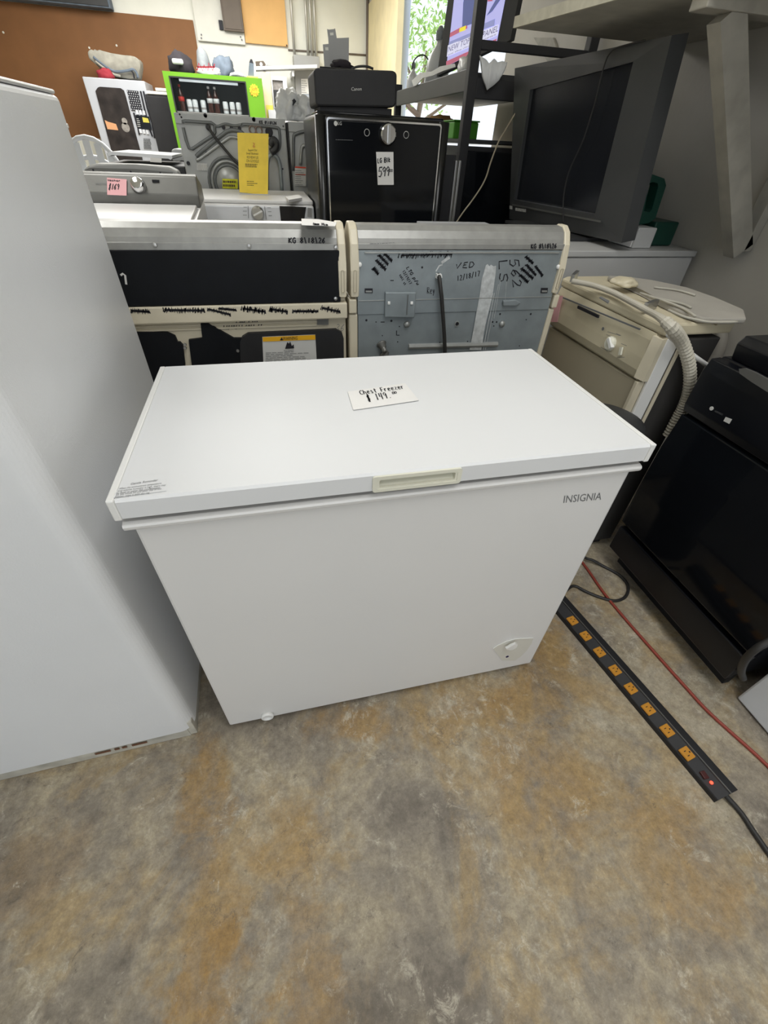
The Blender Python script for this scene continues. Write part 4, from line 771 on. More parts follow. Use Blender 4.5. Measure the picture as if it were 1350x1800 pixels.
slab(bm, [(mid.x-0.16, mid.y-0.27, z_), (mid.x+0.18, mid.y-0.27, z_), (mid.x+0.18, mid.y+0.27, z_), (mid.x-0.16, mid.y+0.27, z_)], (0, 0, 0.012)); finish('stand_foot', bm, 'charcoal_plastic', tv)
bm = B(); box(bm, mid.x-0.02, mid.x+0.05, mid.y-0.10, mid.y+0.10, z_+0.01, z_+0.10); finish('stand_neck', bm, 'charcoal_plastic', tv)
hz = [v+nn*0.012 for v in [Vector(t) for t in [(1.5642,1.2624,1.5427),(1.5637,1.3538,1.5424),(1.5641,1.4328,1.5371),(1.5689,1.4672,1.5066),(1.5842,1.4876,1.4132),(1.603,1.53,1.2975),(1.6197,1.6018,1.1935),(1.6349,1.6182,1.101),(1.6525,1.5888,0.9952)]]]
bm = B(); tube(bm, hz, 0.0028, 6, 5); solo('cable', bm, 'cord_black', 'thin dark cable hanging down across the big television screen', 'cable', hz[0], None, True)
# green tool case with grip
tc_ = thing('tool_case', 'dark green tool case with a loop grip beside the big television', 'case', (1.86, 1.33, 0.956))
lo_ = [(1.6768,1.3,1.188),(1.7738,1.3,1.2048),(1.8577,1.3,1.1893),(1.878,1.3,1.1679),(1.8867,1.3,1.0566),(1.8613,1.3,1.0402),(1.7427,1.3,1.0227)]; li_ = [(1.796,1.3,1.1732),(1.8101,1.3,1.1772),(1.8335,1.3,1.1741),(1.8421,1.3,1.1634),(1.8528,1.3,1.0877),(1.8469,1.3,1.0778),(1.818,1.3,1.0794)]
bm = B(); n_ = 7; va = [[bm.verts.new((p[0], p[1]+dy, p[2])) for p in l] for l in (lo_, li_) for dy in (0, 0.05)]
for k in range(n_):
    j = (k+1) % n_
    bm.faces.new((va[0][k], va[0][j], va[2][j], va[2][k])); bm.faces.new((va[1][k], va[3][k], va[3][j], va[1][j])); bm.faces.new((va[0][k], va[1][k], va[1][j], va[0][j])); bm.faces.new((va[2][k], va[2][j], va[3][j], va[3][k]))
finish('grip', bm, 'tool_green', tc_)
bm = B(); box(bm, 1.90, 2.02, 1.30, 1.5, 0.957, 1.045, 0.006); finish('case_body', bm, 'tool_green', tc_)

# ---- wall shelf with braces
sf = thing('wall_shelf', 'weathered wooden shelf on braces along the upper right wall', 'shelf', (1.9, 0.8, 1.62))
fr_ = [Vector(v) for v in [(1.333,1.8132,1.62),(1.4252,1.2989,1.62)]]; dv = (fr_[1]-fr_[0]); e_ = fr_[0]+dv*4.4
bm = B(); slab(bm, [fr_[0], e_, (2.095, e_.y, 1.62), (2.095, fr_[0].y, 1.62)], (0, 0, 0.03)); finish('board', bm, 'shelf_wood', sf)
bm = B(); n2 = Vector((-1, -0.16, 0)).normalized(); slab(bm, [fr_[0]+n2*0.001, e_+n2*0.001, e_+n2*0.001+Vector((0, 0, 0.031)), fr_[0]+n2*0.001+Vector((0, 0, 0.031))], n2*0.008); finish('front_edge', bm, 'shelf_edge', sf)
b0, b1 = Vector((2.0767,1,0.9904)), Vector((1.5822,1,1.5887))
b0.x = 2.06
dd = (b1-b0).normalized(); b1 = b0+dd*((1.568-b0.z)/dd.z)
bm = B(); bar(bm, b0, b1, 0.05, 0.075); br_ = finish('brace', bm, 'brace_paint', sf)
bm = B(); box(bm, 2.06, 2.098, 0.975, 1.03, 0.99, 1.615, 0.003); finish('wall_cleat', bm, 'brace_paint', sf)
bm = B(); box(bm, 1.50, 2.06, 0.967, 1.033, 1.565, 1.6195, 0.003); finish('bearer', bm, 'brace_paint', sf)
bm = B(); slab(bm, [(2.085,3.1689,1.8009),(2.085,2.9108,1.7713),(2.085,2.7058,1.6219),(2.085,2.8229,1.6217)], (0.012, 0, 0)); finish('wall_cleat', bm, 'brace_paint', sf)
p = Vector((1.4398,1.6775,1.67)); bm = B(); crumple(bm, (p.x+0.18, p.y, 1.651), (0.11, 0.10, 0.07), 12, 0.3, 2, 3); solo('plastic_bag', bm, 'bag_white', 'crumpled clear bag lying on the upper wall shelf', 'bag', (p.x+0.18, p.y, 1.651), None, True)

# ================================================================ second row: white laundry machines
# ---- front loading washer facing the viewer
fw_ = thing('front_load_washer', 'white front-load washer with silver dial and black display, behind the left range', 'washer', (0.215, 2.75, 0))
bm = B(); box(bm, -0.135, 0.548, 2.455, 3.1, 0.03, 0.965, 0.008); finish('body', bm, 'white_enamel', fw_)
bm = B(); box(bm, -0.118, 0.548, 2.47, 3.08, 0.966, 0.985, 0.006); finish('top', bm, 'white_enamel', fw_)
bm = B(); box(bm, -0.135, 0.549, 2.448, 2.47, 0.858, 0.958, 0.006); cpn = finish('control_panel', bm, 'far_white', fw_)
p = (0.2285,2.448,0.9248); bm = B(); lathe(bm, [(0.036, 0), (0.036, 0.012), (0.030, 0.020), (0.028, 0.024)], p, NY, 24); finish('program_dial', bm, 'steel', fw_, False)
q = [(0.2054,2.42,0.9169),(0.2554,2.42,0.9388)]; bm = B(); bar(bm, q[0], q[1], 0.007, 0.008, (0, -1, 0)); finish('dial_grip', bm, 'white_plastic', fw_)
bm = B(); q = [(0.3534,2.447,0.9613),(0.5039,2.447,0.9586),(0.4846,2.447,0.8849),(0.3542,2.447,0.8888)]; slab(bm, q, (0, -0.004, 0)); finish('display', bm, 'lcd', fw_)
for l in ([(0.181,2.446,0.9584),(0.1744,2.446,0.9002)], [(0.271,2.446,0.9573),(0.2717,2.446,0.8961)]): bm = B(); ribbon(bm, l, 0.003, NY); finish('panel_marking', bm, 'ink_grey', cpn)
for l in ([(0.1555,2.446,0.9527),(0.174,2.446,0.953)], [(0.1492,2.446,0.9343),(0.1709,2.446,0.9347)], [(0.1459,2.446,0.9158),(0.1677,2.446,0.9161)], [(0.2859,2.446,0.9523),(0.3049,2.446,0.9527)], [(0.2865,2.446,0.9339),(0.3055,2.446,0.9342)], [(0.2871,2.446,0.9152),(0.3062,2.446,0.9155)]): bm = B(); ribbon(bm, l, 0.002, NY); finish('panel_marking', bm, 'ink_grey', cpn)
bm = B(); patch(bm, [(-0.0813,2.446,0.9588),(-0.0516,2.446,0.9594),(-0.0581,2.446,0.9311),(-0.088,2.446,0.9306)], NY); finish('energy_sticker', bm, 'ink_grey', cpn)
bm = B(); patch(bm, [(0.5134,2.446,0.9562),(0.5361,2.446,0.9539),(0.5329,2.446,0.9105),(0.5067,2.446,0.9128)], NY); finish('side_sticker', bm, 'elec_grey', cpn)
bm = B(); lathe(bm, [(0.20, 0), (0.20, 0.02), (0.16, 0.035), (0.13, 0.02)], (0.215, 2.455, 0.52), NY, 32); finish('door', bm, 'steel', fw_, True)
q = [(0.3952,2.5213,0.987),(0.4848,2.6706,0.987),(0.4865,2.4815,0.987),(0.4045,2.3493,0.987)]; bm = B(); slab(bm, q, (0, 0, 0.012)); pk = solo('paper_packet', bm, 'paper', 'small white paper packet lying on the front-load washer top', 'packet', (q[0][0], q[0][1], 0.987))
# ---- yellow review sign standing on it
ys = thing('sign', 'yellow printed sign sheet standing on the front-load washer', 'sign', (0.2161,2.75,0.9859))
q = [(0.1704,2.75,1.2659),(0.3431,2.75,1.2682),(0.3006,2.75,0.985),(0.1342,2.75,0.9952)]; bm = B(); slab(bm, q, (0, 0.003, 0)); finish('sheet', bm, 'paper_yellow', ys)
for t_, l in (('Support Our', [(0.216,2.7495,1.1856),(0.2672,2.7495,1.1862),(0.2181,2.7495,1.1982)]), ('Small Business', [(0.2042,2.7495,1.1726),(0.2717,2.7495,1.1737),(0.2059,2.7495,1.1828)]), ('REVIEW US', [(0.2044,2.7495,1.1549),(0.2688,2.7495,1.1545),(0.2064,2.7495,1.1669)]), ('ON GOOGLE', [(0.1983,2.7495,1.138),(0.2695,2.7495,1.1378),(0.2005,2.7495,1.1509)])):
    font(ys, 'lettering', t_, l[0], l[1], l[2], NY, 'ink_brown')
l = [(0.1879,2.7495,1.1144),(0.2692,2.7495,1.1143),(0.191,2.7495,1.1327)]; greek(ys, 'small_print', l[2], (l[1][0], l[1][1], l[2][2]), l[0], 3, NY, 0.003, 'ink_brown', (0.7, 1.0), 5)
l = [(0.1827,2.7495,1.0265),(0.2558,2.7495,1.0256),(0.1873,2.7495,1.0537)]; greek(ys, 'small_print', l[2], (l[1][0], l[1][1], l[2][2]), l[0], 3, NY, 0.003, 'ink_brown', (0.5, 0.9), 8)
bm = B(); patch(bm, [(0.2483,2.7495,1.2278),(0.2602,2.7495,1.2233),(0.2555,2.7495,1.2133),(0.2611,2.7495,1.2085),(0.2507,2.7495,1.2031),(0.2455,2.7495,1.2104),(0.2531,2.7495,1.2181)], NY); finish('emblem', bm, 'outlet_orange', ys)
bm = B(); box(bm, 0.13, 0.31, 2.74, 2.80, 0.9855, 0.99, 0.001); finish('stand', bm, 'clear_plastic', ys)
# ---- top loading washer with grey console
mw = thing('top_load_washer', 'white top-load washer with grey control console, chrome knob and pink note', 'washer', (-0.42, 2.05, 0))
bm = B(); slab(bm, [(-0.78, 1.72, 0.03), (-0.78, 2.42, 0.03), (-0.78, 2.42, 0.985), (-0.78, 1.72, 0.935)], (0.735, 0, 0)); bmesh.ops.bevel(bm, geom=bm.edges[:], offset=0.006, segments=2, profile=0.5, affect='EDGES'); finish('body', bm, 'white_enamel', mw)
bm = B(); slab(bm, [(-0.765, 1.74, 0.938), (-0.765, 2.18, 0.968), (-0.765, 2.18, 0.984), (-0.765, 1.75, 0.955)], (0.705, 0, 0)); bmesh.ops.bevel(bm, geom=bm.edges[:], offset=0.006, segments=2, profile=0.5, affect='EDGES'); ld2 = finish('lid', bm, 'white_enamel', mw)
bm = B(); slab(bm, [(-0.785, 2.20, 0.972), (-0.785, 2.195, 1.02), (-0.785, 2.23, 1.092), (-0.785, 2.26, 1.10), (-0.785, 2.42, 1.05), (-0.785, 2.42, 0.985)], (0.742, 0, 0)); bmesh.ops.bevel(bm, geom=bm.edges[:], offset=0.006, segments=2, profile=0.5, affect='EDGES'); mc = finish('console', bm, 'grey_metal', mw)
mn = Vector((0, -0.072, 0.035)).normalized()
q = [Vector(v) for v in [(-0.3147,2.2152,1.0657),(-0.3098,2.204,1.0426)]]; bm = B(); lathe(bm, [(0.034, 0), (0.032, 0.014), (0.026, 0.03), (0.022, 0.032)], q[0]*0.4+q[1]*0.6, mn, 24); finish('knob', bm, 'chrome', mw, True)
bm = B(); slab(bm, [(-0.2464,2.2202,1.0759),(-0.2132,2.2201,1.0757),(-0.2153,2.2154,1.0661),(-0.2462,2.215,1.0653)], mn*0.002); finish('display', bm, 'lcd', mw)
q = [(-0.4994,2.2079,1.0507),(-0.45,2.2085,1.0519),(-0.4973,2.212,1.0591)]; font(mc, 'lettering', 'MAYTAG', *q, mn, 'ink_grey')
bm = B(); q = [Vector(v)+mn*0.003 for v in [(-0.4426,2.2207,1.077),(-0.3582,2.2188,1.073),(-0.3723,2.1894,1.0127),(-0.4568,2.1901,1.0141)]]; slab(bm, q, mn*0.001); nt_ = finish('note', bm, 'paper_pink', mw); nt_['label'] = 'pink handwritten price note'
q = [Vector(v)+mn*0.0045 for v in [(-0.442,2.2147,1.0646),(-0.3877,2.2143,1.0639),(-0.4405,2.2177,1.0708)]]; hand(nt_, 'handwriting', 'Washer', *q, mn, 0.002)
q = [Vector(v)+mn*0.0045 for v in [(-0.4472,2.1994,1.0332),(-0.4023,2.1999,1.0342),(-0.4371,2.2097,1.0543)]]; hand(nt_, 'handwriting', '$169', *q, mn, 0.0026)
q = [(-0.0888,1.9974,0.958)]; bm = B(); lathe(bm, [(0.026, 0), (0.026, 0.001)], (q[0][0]-0.01, q[0][1]-0.10, 0.9545), (0, -0.07, 1), 20, 1.5, 0.8); finish('emblem', bm, 'elec_grey', mw)
bm = B(); lathe(bm, [(0.016, 0), (0.016, 0.001)], (q[0][0]-0.01, q[0][1]-0.10, 0.956), (0, -0.07, 1), 14, 1.5, 0.8); finish('emblem', bm, 'ink_grey', mw)
# ---- machine behind it, console seen from behind
bw = thing('top_load_washer', 'white washer with rounded grey console back, just behind the washer with pink note', 'washer', (-0.42, 2.9, 0))
bm = B(); box(bm, -0.80, -0.215, 2.62, 3.18, 0.03, 0.99, 0.008); finish('body', bm, 'white_enamel', bw)
q = [(-0.7055,2.7,1.038),(-0.6655,2.7,1.0831),(-0.6372,2.7,1.0984),(-0.5938,2.7,1.1094),(-0.3934,2.7,1.1109),(-0.2299,2.7,1.1062),(-0.1868,2.7,1.0875),(-0.1782,2.7,1.0392)]
bm = B(); slab(bm, q, (0, 0.10, 0)); bmesh.ops.bevel(bm, geom=bm.edges[:], offset=0.01, segments=3, profile=0.5, affect='EDGES'); cc_ = finish('console', bm, 'elec_grey', bw)
q = [(-0.6605,2.699,1.0809),(-0.635,2.699,1.0889),(-0.3995,2.699,1.0912),(-0.2124,2.699,1.0817),(-0.2167,2.699,1.0434),(-0.6767,2.699,1.0388)]; bm = B(); slab(bm, q, (0, -0.006, 0)); finish('back_panel', bm, 'grey_metal', bw)
for p in [(-0.6197,2.692,1.08),(-0.4315,2.692,1.0782),(-0.2786,2.692,1.0777)]: bm = B(); disc(bm, p, NY, 0.005, 0.002, 10); finish('screw_hole', bm, 'ink', cc_)
# ---- long white machine further back
lw = thing('chest_cooler', 'long low white appliance with dark band, in front of the white vending machine', 'appliance', (-0.47, 3.6, 0))
bm = B(); box(bm, -0.72, -0.215, 3.32, 3.9, 0.0, 1.085, 0.01); finish('body', bm, 'charcoal_plastic', lw)
q = [(-0.6638,3.3,1.1408),(-0.6494,3.3,1.1441),(-0.2832,3.3,1.1371),(-0.2833,3.3,1.1241),(-0.2963,3.3,1.115),(-0.3089,3.3,1.1204),(-0.6486,3.3,1.1274),(-0.6647,3.3,1.1198),(-0.6707,3.3,1.1308)]; bm = B(); slab(bm, q, (0, 0.55, 0)); finish('lid', bm, 'far_white', lw)
q = [(-0.4161,3.3,1.1225),(-0.3508,3.3,1.1204),(-0.3571,3.3,1.0986),(-0.4261,3.3,1.1007)]; bm = B(); slab(bm, q, (0, -0.002, 0)); finish('sticker', bm, 'paper', lw)
bk = thing('tub', 'white plastic tub on the dark-banded appliance beside the galvanised dryer back', 'tub', (-0.25, 4.0, 1.09))
q = [(-0.3773,4,1.1483),(-0.3538,4,1.1592),(-0.2553,4,1.1561),(-0.2616,4,1.0808),(-0.3867,4,1.0836)]; bm = B(); slab(bm, q, (0, 0.2, 0)); bmesh.ops.bevel(bm, geom=bm.edges[:], offset=0.01, segments=2, profile=0.5, affect='EDGES'); finish('tub_body', bm, 'far_white', bk)
bm = B(); box(bm, -0.33, -0.12, 3.95, 4.3, 0.0, 1.09, 0.01); finish('body', bm, 'black_matte', thing('cabinet', 'dark cabinet under the white plastic tub', 'cabinet', (-0.22, 4.12, 0)))
# ---- stacked white plastic chairs
def chair(zs, label, first=None):
    t = thing('plastic_chair', label, 'chair', (-1.12, 4.35, zs), 'stacked white plastic chairs')
    if first:
        for c_ in first.children: d2_ = c_.copy(); C.objects.link(d2_); d2_.parent = t
        return t
    c0 = Vector((-1.12, 4.35, zs))
    bm = B(); pts = []
    for k in range(13):
        a = PI*k/12; pts.append(c0+Vector((math.cos(a)*0.24, 0.20+0.05*math.sin(a), 0.50+math.sin(a)*0.32)))
    tube(bm, pts, 0.018, 8); finish('back_rim', bm, 'far_white', t, True)
    bm = B()
    for k in range(5):
        x = -0.16+0.08*k; zt = 0.50+0.30*math.sqrt(max(0, 1-(x/0.24)**2))
        slab(bm, [c0+Vector((x-0.026, 0.215, 0.46)), c0+Vector((x+0.026, 0.215, 0.46)), c0+Vector((x+0.026, 0.235, zt)), c0+Vector((x-0.026, 0.235, zt))], (0, 0.008, 0))
    finish('back_slats', bm, 'far_white', t)
    bm = B(); box(bm, c0.x-0.23, c0.x+0.23, c0.y-0.22, c0.y+0.22, zs+0.42, zs+0.445, 0.01); finish('seat', bm, 'far_white', t)
    for sx in (-1, 1):
        for sy in (-1, 1): bm = B(); bar(bm, c0+Vector((sx*0.25, sy*0.24, 0)), c0+Vector((sx*0.20, sy*0.20, 0.43)), 0.035, 0.035); finish('leg', bm, 'far_white', t)
        bm = B(); tube(bm, [c0+Vector((sx*0.24, 0.20, 0.50)), c0+Vector((sx*0.27, 0.0, 0.66)), c0+Vector((sx*0.25, -0.2, 0.62)), c0+Vector((sx*0.22, -0.2, 0.43))], 0.018, 8, 4); finish('arm', bm, 'far_white', t, True)
    return t
LBL = ['lowest chair of the white plastic stack left of the white vending machine', 'second lowest chair of the white plastic stack by the vending machine', 'second chair from the top of the white plastic stack', 'topmost chair of the white plastic stack beside the refrigerator']
c1 = chair(0.0, LBL[0])
for k in (1, 2, 3): chair(0.125*k, LBL[k], c1)
# ---- galvanised dryer backs
def relief_dryer(root, x0, x1, ztop, zbot, y, capw):
    bm = B(); box(bm, x0, x1, y+0.004, y+0.68, 0.02, ztop, 0.008); finish('body', bm, 'galvanised_far', root)
    bm = B(); box(bm, x0+0.002, x1-0.002, y-0.004, y+0.01, ztop-0.05, ztop, 0.003); finish('top_band', bm, 'galvanised_far', root)
g1 = thing('clothes_dryer', 'galvanised dryer back with round drum cover, black cord and yellow neon note', 'dryer', (0.14, 3.5, 0))
relief_dryer(g1, -0.205, 0.468, 1.345, 0, 3.2, 0)
yy = 3.2
def bead(root, pts, r=0.012, m='galvanised_far', sm=4):
    bm = B(); tube(bm, pts, r, 6, sm); return finish('pressed_bead', bm, m, root, True)
bead(g1, [(-0.1594,3.2,1.2995),(-0.1614,3.2,1.3046),(-0.1439,3.2,1.308),(0.0105,3.2,1.307),(0.0259,3.2,1.2997),(0.0219,3.2,1.2649),(0.0114,3.2,1.2482),(-0.0188,3.2,1.2362),(-0.1362,3.2,1.1768),(-0.1556,3.2,1.1816),(-0.1631,3.2,1.2196),(-0.1649,3.2,1.2783)], 0.010, 'galv_dark', 1)
bead(g1, [(-0.1206,3.2,1.1409),(-0.0913,3.2,1.1616),(0.0685,3.2,1.256),(0.1068,3.2,1.2738),(0.1424,3.2,1.278),(0.1864,3.2,1.269),(0.232,3.2,1.2239)], 0.012, 'galv_dark')
bead(g1, [(-0.1254,3.2,1.1209),(-0.0825,3.2,1.1394),(0.0846,3.2,1.232),(0.1221,3.2,1.2445),(0.1637,3.2,1.2407)], 0.010, 'galvanised_light')
bead(g1, [(0.1987,3.2,1.2992),(0.2107,3.2,1.3078),(0.4017,3.2,1.3025),(0.4244,3.2,1.2815),(0.4202,3.2,1.217),(0.4022,3.2,1.1906),(0.3635,3.2,1.1777)], 0.010, 'galv_dark')
bead(g1, [(0.0105,3.2,1.307),(0.0415,3.2,1.2924),(0.0922,3.2,1.3053),(0.1465,3.2,1.2996),(0.1966,3.2,1.3072)], 0.008, 'galv_dark')
for p in [(0.0786,3.2,1.2887),(0.1269,3.2,1.2881),(0.1756,3.2,1.2875),(-0.0504,3.2,1.1575),(-0.0194,3.2,1.3395),(0.2712,3.2,1.3344),(-0.1783,3.2,1.1049)]: bm = B(); disc(bm, p, NY, 0.011, 0.004, 14); finish('vent_hole', bm, 'ink', g1)
for p in [(-0.1693,3.2,1.3377),(-0.1627,3.2,1.3252),(0.4532,3.2,1.3102),(0.4243,3.2,1.0942)]: bm = B(); disc(bm, p, NY, 0.005, 0.004, 10); finish('screw', bm, 'ink', g1)
p = (0.0661,3.2,1.0085)
for r_, m_ in ((0.135, 'galv_dark'), (0.115, 'galvanised_light'), (0.095, 'galv_dark')): bm = B(); tube(bm, [Vector(p)+Vector((math.cos(a)*r_, -0.004, math.sin(a)*r_)) for a in [2*PI*k/32 for k in range(33)]], 0.009, 6); finish('drum_ring', bm, m_, g1, True)
bm = B(); lathe(bm, [(0.09, 0), (0.085, 0.02), (0.02, 0.03)], p, NY, 28); finish('drum_cover', bm, 'galvanised_light', g1, True)
bm = B(); q = [(0.0218,3.16,1.0339),(0.12,3.16,1.0335),(0.1106,3.16,0.9817),(0.0113,3.16,0.9824)]; slab(bm, q, (0, -0.002, 0)); nn_ = finish('note', bm, 'neon_note', g1); nn_['label'] = 'neon yellow note'
l = [(0.0164,3.157,0.9888),(0.1081,3.157,0.988),(0.0244,3.157,1.0281)]; greek(nn_, 'marker_writing', l[2], (l[1][0], l[1][1], l[2][2]), l[0], 2, NY, 0.012, 'ink_brown', (0.8, 1.0), 2)
for c2 in [(0.2563,3.195,1.2854),(0.2952,3.195,1.2843)]:
    bm = B(); tube(bm, [Vector(c2)+Vector((math.cos(a)*0.02, 0, math.sin(a)*0.02)) for a in [2*PI*k/16 for k in range(17)]], 0.005, 6); finish('duct_ring', bm, 'duct_brown', g1, True)
p = (0.3589,3.2,1.2788); bm = B(); lathe(bm, [(0.024, 0), (0.024, 0.004), (0.02, 0.006)], p, NY, 18); finish('duct_grille', bm, 'ink', g1)
hz = [(-0.0127,3.17,1.2844),(0.0238,3.17,1.2325),(0.0804,3.17,1.1683),(0.128,3.17,1.1186),(0.1718,3.17,1.0791)]; bm = B(); tube(bm, hz, 0.008, 8, 4); finish('power_lead', bm, 'cord_black', g1, True)
bm = B(); p = Vector((-0.0149,3.2,1.2847)); lathe(bm, [(0.016, 0), (0.013, 0.02)], p, NY, 14); finish('lead_grommet', bm, 'cord_black', g1)
hz = [(0.3522,3.15,1.2122),(0.3776,3.15,1.241),(0.3972,3.15,1.225),(0.3864,3.15,1.1966),(0.3548,3.15,1.1784)]; bm = B(); tube(bm, hz, 0.020, 8, 4); finish('duct_hose', bm, 'charcoal_plastic', g1, True)
bm = B(); tube(bm, [(0.303,3.17,0.9605),(0.3244,3.17,1.1132),(0.3456,3.17,1.1605),(0.3826,3.17,1.1617),(0.4066,3.17,1.1158),(0.4036,3.17,0.9627)], 0.012, 8, 4); finish('duct_cover', bm, 'galvanised', g1, True)
l = [(-0.1335,3.198,1.0717),(-0.0567,3.198,1.0652),(-0.1251,3.198,1.1067)]; greek(g1, 'small_print', l[2], (l[1][0], l[1][1], l[2][2]), l[0], 4, NY, 0.010, 'sticker_white', (0.9, 1.0), 4)
q = [(0.3037,3.195,1.3171),(0.4105,3.195,1.3164),(0.3057,3.195,1.3306)]; hand(g1, 'handwriting', 'KG 8\\18\\26', *q, NY, 0.004)
g2 = thing('clothes_dryer', 'galvanised dryer back with a red and white label, left of the glossy black dryer', 'dryer', (0.8, 3.5, 0))
relief_dryer(g2, 0.482, 1.12, 1.335, 0, 3.2, 0)
bead(g2, [(0.4962,3.2,1.0873),(0.5128,3.2,1.2517),(0.5299,3.2,1.2748),(0.568,3.2,1.2875),(0.6243,3.2,1.2954)], 0.011, 'galv_dark'); bead(g2, [(0.5453,3.2,1.119),(0.5604,3.2,1.2021),(0.5771,3.2,1.22),(0.5993,3.2,1.215)], 0.012, 'galvanised_light')
bm = B(); q = [(0.506,3.196,1.1119),(0.5829,3.196,1.1113),(0.5742,3.196,1.0059),(0.4957,3.196,1.0071)]; slab(bm, q, (0, -0.002, 0)); rl = finish('label', bm, 'sticker_white', g2)
l = [(0.4994,3.1925,1.0075),(0.5702,3.1925,1.0092),(0.5079,3.1925,1.094)]; greek(rl, 'small_print', l[2], (l[1][0], l[1][1], l[2][2]), l[0], 8, NY, 0.003, 'ink_grey', (0.6, 1.0), 4)
bm = B(); patch(bm, [(0.5076,3.1925,1.1106),(0.5805,3.1925,1.1098),(0.5799,3.1925,1.1022),(0.5068,3.1925,1.1031)], NY); patch(bm, [(0.5055,3.1925,1.0696),(0.5753,3.1925,1.0701),(0.5749,3.1925,1.0655),(0.505,3.1925,1.065)], NY); finish('red_header', bm, 'burst_red', rl)
bm = B(); box(bm, 0.472, 0.481, 3.195, 3.22, 0.3, 1.33, 0.002); finish('side_post', bm, 'black_matte', g2)
# plastic bags on top of the dryers
p = (0.505,3.45,1.3533); bm = B(); crumple(bm, (0.51, 3.5, 1.346), (0.085, 0.10, 0.10), 3, 0.45, 2.0, 4)
bgt = thing('plastic_bag', 'crumpled white plastic bag standing on the galvanised dryers', 'bag', (0.52, 3.5, 1.346)); finish('bag', bm, 'bag_white', bgt, True)
bm = B(); crumple(bm, (0.61, 3.5, 1.346), (0.075, 0.09, 0.085), 8, 0.5, 2.3, 4); finish('bag_fold', bm, 'bag_white', bgt, True)
bm = B(); slab(bm, [(0.5301,3.4,1.4394),(0.5503,3.4,1.454),(0.564,3.4,1.4411),(0.5392,3.4,1.418)], (0, 0.01, 0)); finish('bag_print', bm, 'ink', bgt)

# ================================================================ glossy black dryer with the printer on it
lg = thing('clothes_dryer', 'glossy black dryer with big round chrome dial and white price tag', 'dryer', (0.9, 2.55, 0))
yf = 2.2
bm = B(); box(bm, 0.556, 1.232, yf+0.012, 2.9, 0.33, 1.354, 0.03, 4); finish('body', bm, 'black_steel', lg, True)
bm = B(); box(bm, 0.565, 1.225, yf+0.03, 2.9, 0.0, 0.325, 0.01); finish('pedestal', bm, 'black_steel', lg)
bm = B(); box(bm, 0.57, 1.215, yf+0.04, 2.86, 1.345, 1.359, 0.004); finish('top', bm, 'black_gloss', lg)
for xc in (0.580, 1.212):
    bm = B(); slab(bm, [(xc+0.026*math.cos(a), yf+0.014+0.026*math.sin(a), 0.34) for a in [2*PI*k/20 for k in range(20)]], (0, 0, 1.004)); finish('corner_column', bm, 'black_steel', lg, True)
    for f_ in lg.children[-1].data.polygons: f_.use_smooth = abs(f_.normal.z) < 0.5
bm = B(); box(bm, 0.612, 1.188, yf-0.008, yf+0.02, 0.35, 1.331, 0.006, 2); dr = finish('glass_front', bm, 'black_gloss', lg)
bm = B(); ring_y(bm, rrect(0.608, 1.192, 0.345, 1.337, 0.012, 3), rrect(0.614, 1.186, 0.352, 1.330, 0.010, 3), yf-0.010, yf+0.0); finish('chrome_frame', bm, 'chrome', lg)
q = (0.9111,2.192,1.2872); bm = B(); lathe(bm, [(0.045, 0), (0.045, 0.006), (0.04, 0.010)], q, NY, 28); finish('dial_base', bm, 'black_gloss', lg)
bm = B(); lathe(bm, [(0.04, 0.008), (0.039, 0.028), (0.034, 0.034), (0.004, 0.034)], q, NY, 28); finish('dial', bm, 'chrome', lg, False)
bm = B(); bar(bm, (q[0], q[1]-0.036, q[2]-0.036), (q[0], q[1]-0.036, q[2]+0.036), 0.012, 0.012, (0, -1, 0)); finish('dial_grip', bm, 'steel', lg)
for p in [(0.8064,2.19,1.2892),(1.0078,2.19,1.289)]:
    bm = B(); tube(bm, [Vector(p)+Vector((math.cos(a)*0.013, 0, math.sin(a)*0.013)) for a in [2*PI*k/20 for k in range(21)]], 0.0012, 5); finish('button_ring', bm, 'sticker_white', lg, True)
p = (0.652,2.19,1.3156); bm = B(); disc(bm, p, NY, 0.009, 0.001, 16); finish('emblem', bm, 'sticker_white', lg)
l = [(0.6629,2.19,1.311),(0.6809,2.19,1.3107),(0.6633,2.19,1.3231)]; font(lg, 'lettering', 'LG', *l, NY, 'sticker_white')
l = [(0.6497,2.19,1.2515),(0.7406,2.19,1.2529),(0.65,2.19,1.262)]; greek(lg, 'small_print', l[0], l[1], l[2], 1, NY, 0.002, 'ink_grey', (0.9, 1.0), 7)
bm = B(); l = [(0.8539,2.188,1.2182),(0.9445,2.188,1.2214),(0.9535,2.188,1.0882),(0.8667,2.188,1.086)]; slab(bm, l, (0, -0.001, 0)); tg = finish('price_tag', bm, 'paper', lg); tg['label'] = 'white handwritten price tag'
l = [(0.8636,2.186,1.1752),(0.9296,2.186,1.1819),(0.8631,2.186,1.1931)]; hand(tg, 'handwriting', 'LG Blk', *l, NY, 0.0035)
l = [(0.8683,2.186,1.1192),(0.9263,2.186,1.1254),(0.8702,2.186,1.1573)]; hand(tg, 'handwriting', '599', *l, NY, 0.0042, 'ink', 0.2)
l = [(0.927,2.186,1.1418),(0.9438,2.186,1.1422),(0.9265,2.186,1.1521)]; hand(tg, 'handwriting', '00', *l, NY, 0.0022)
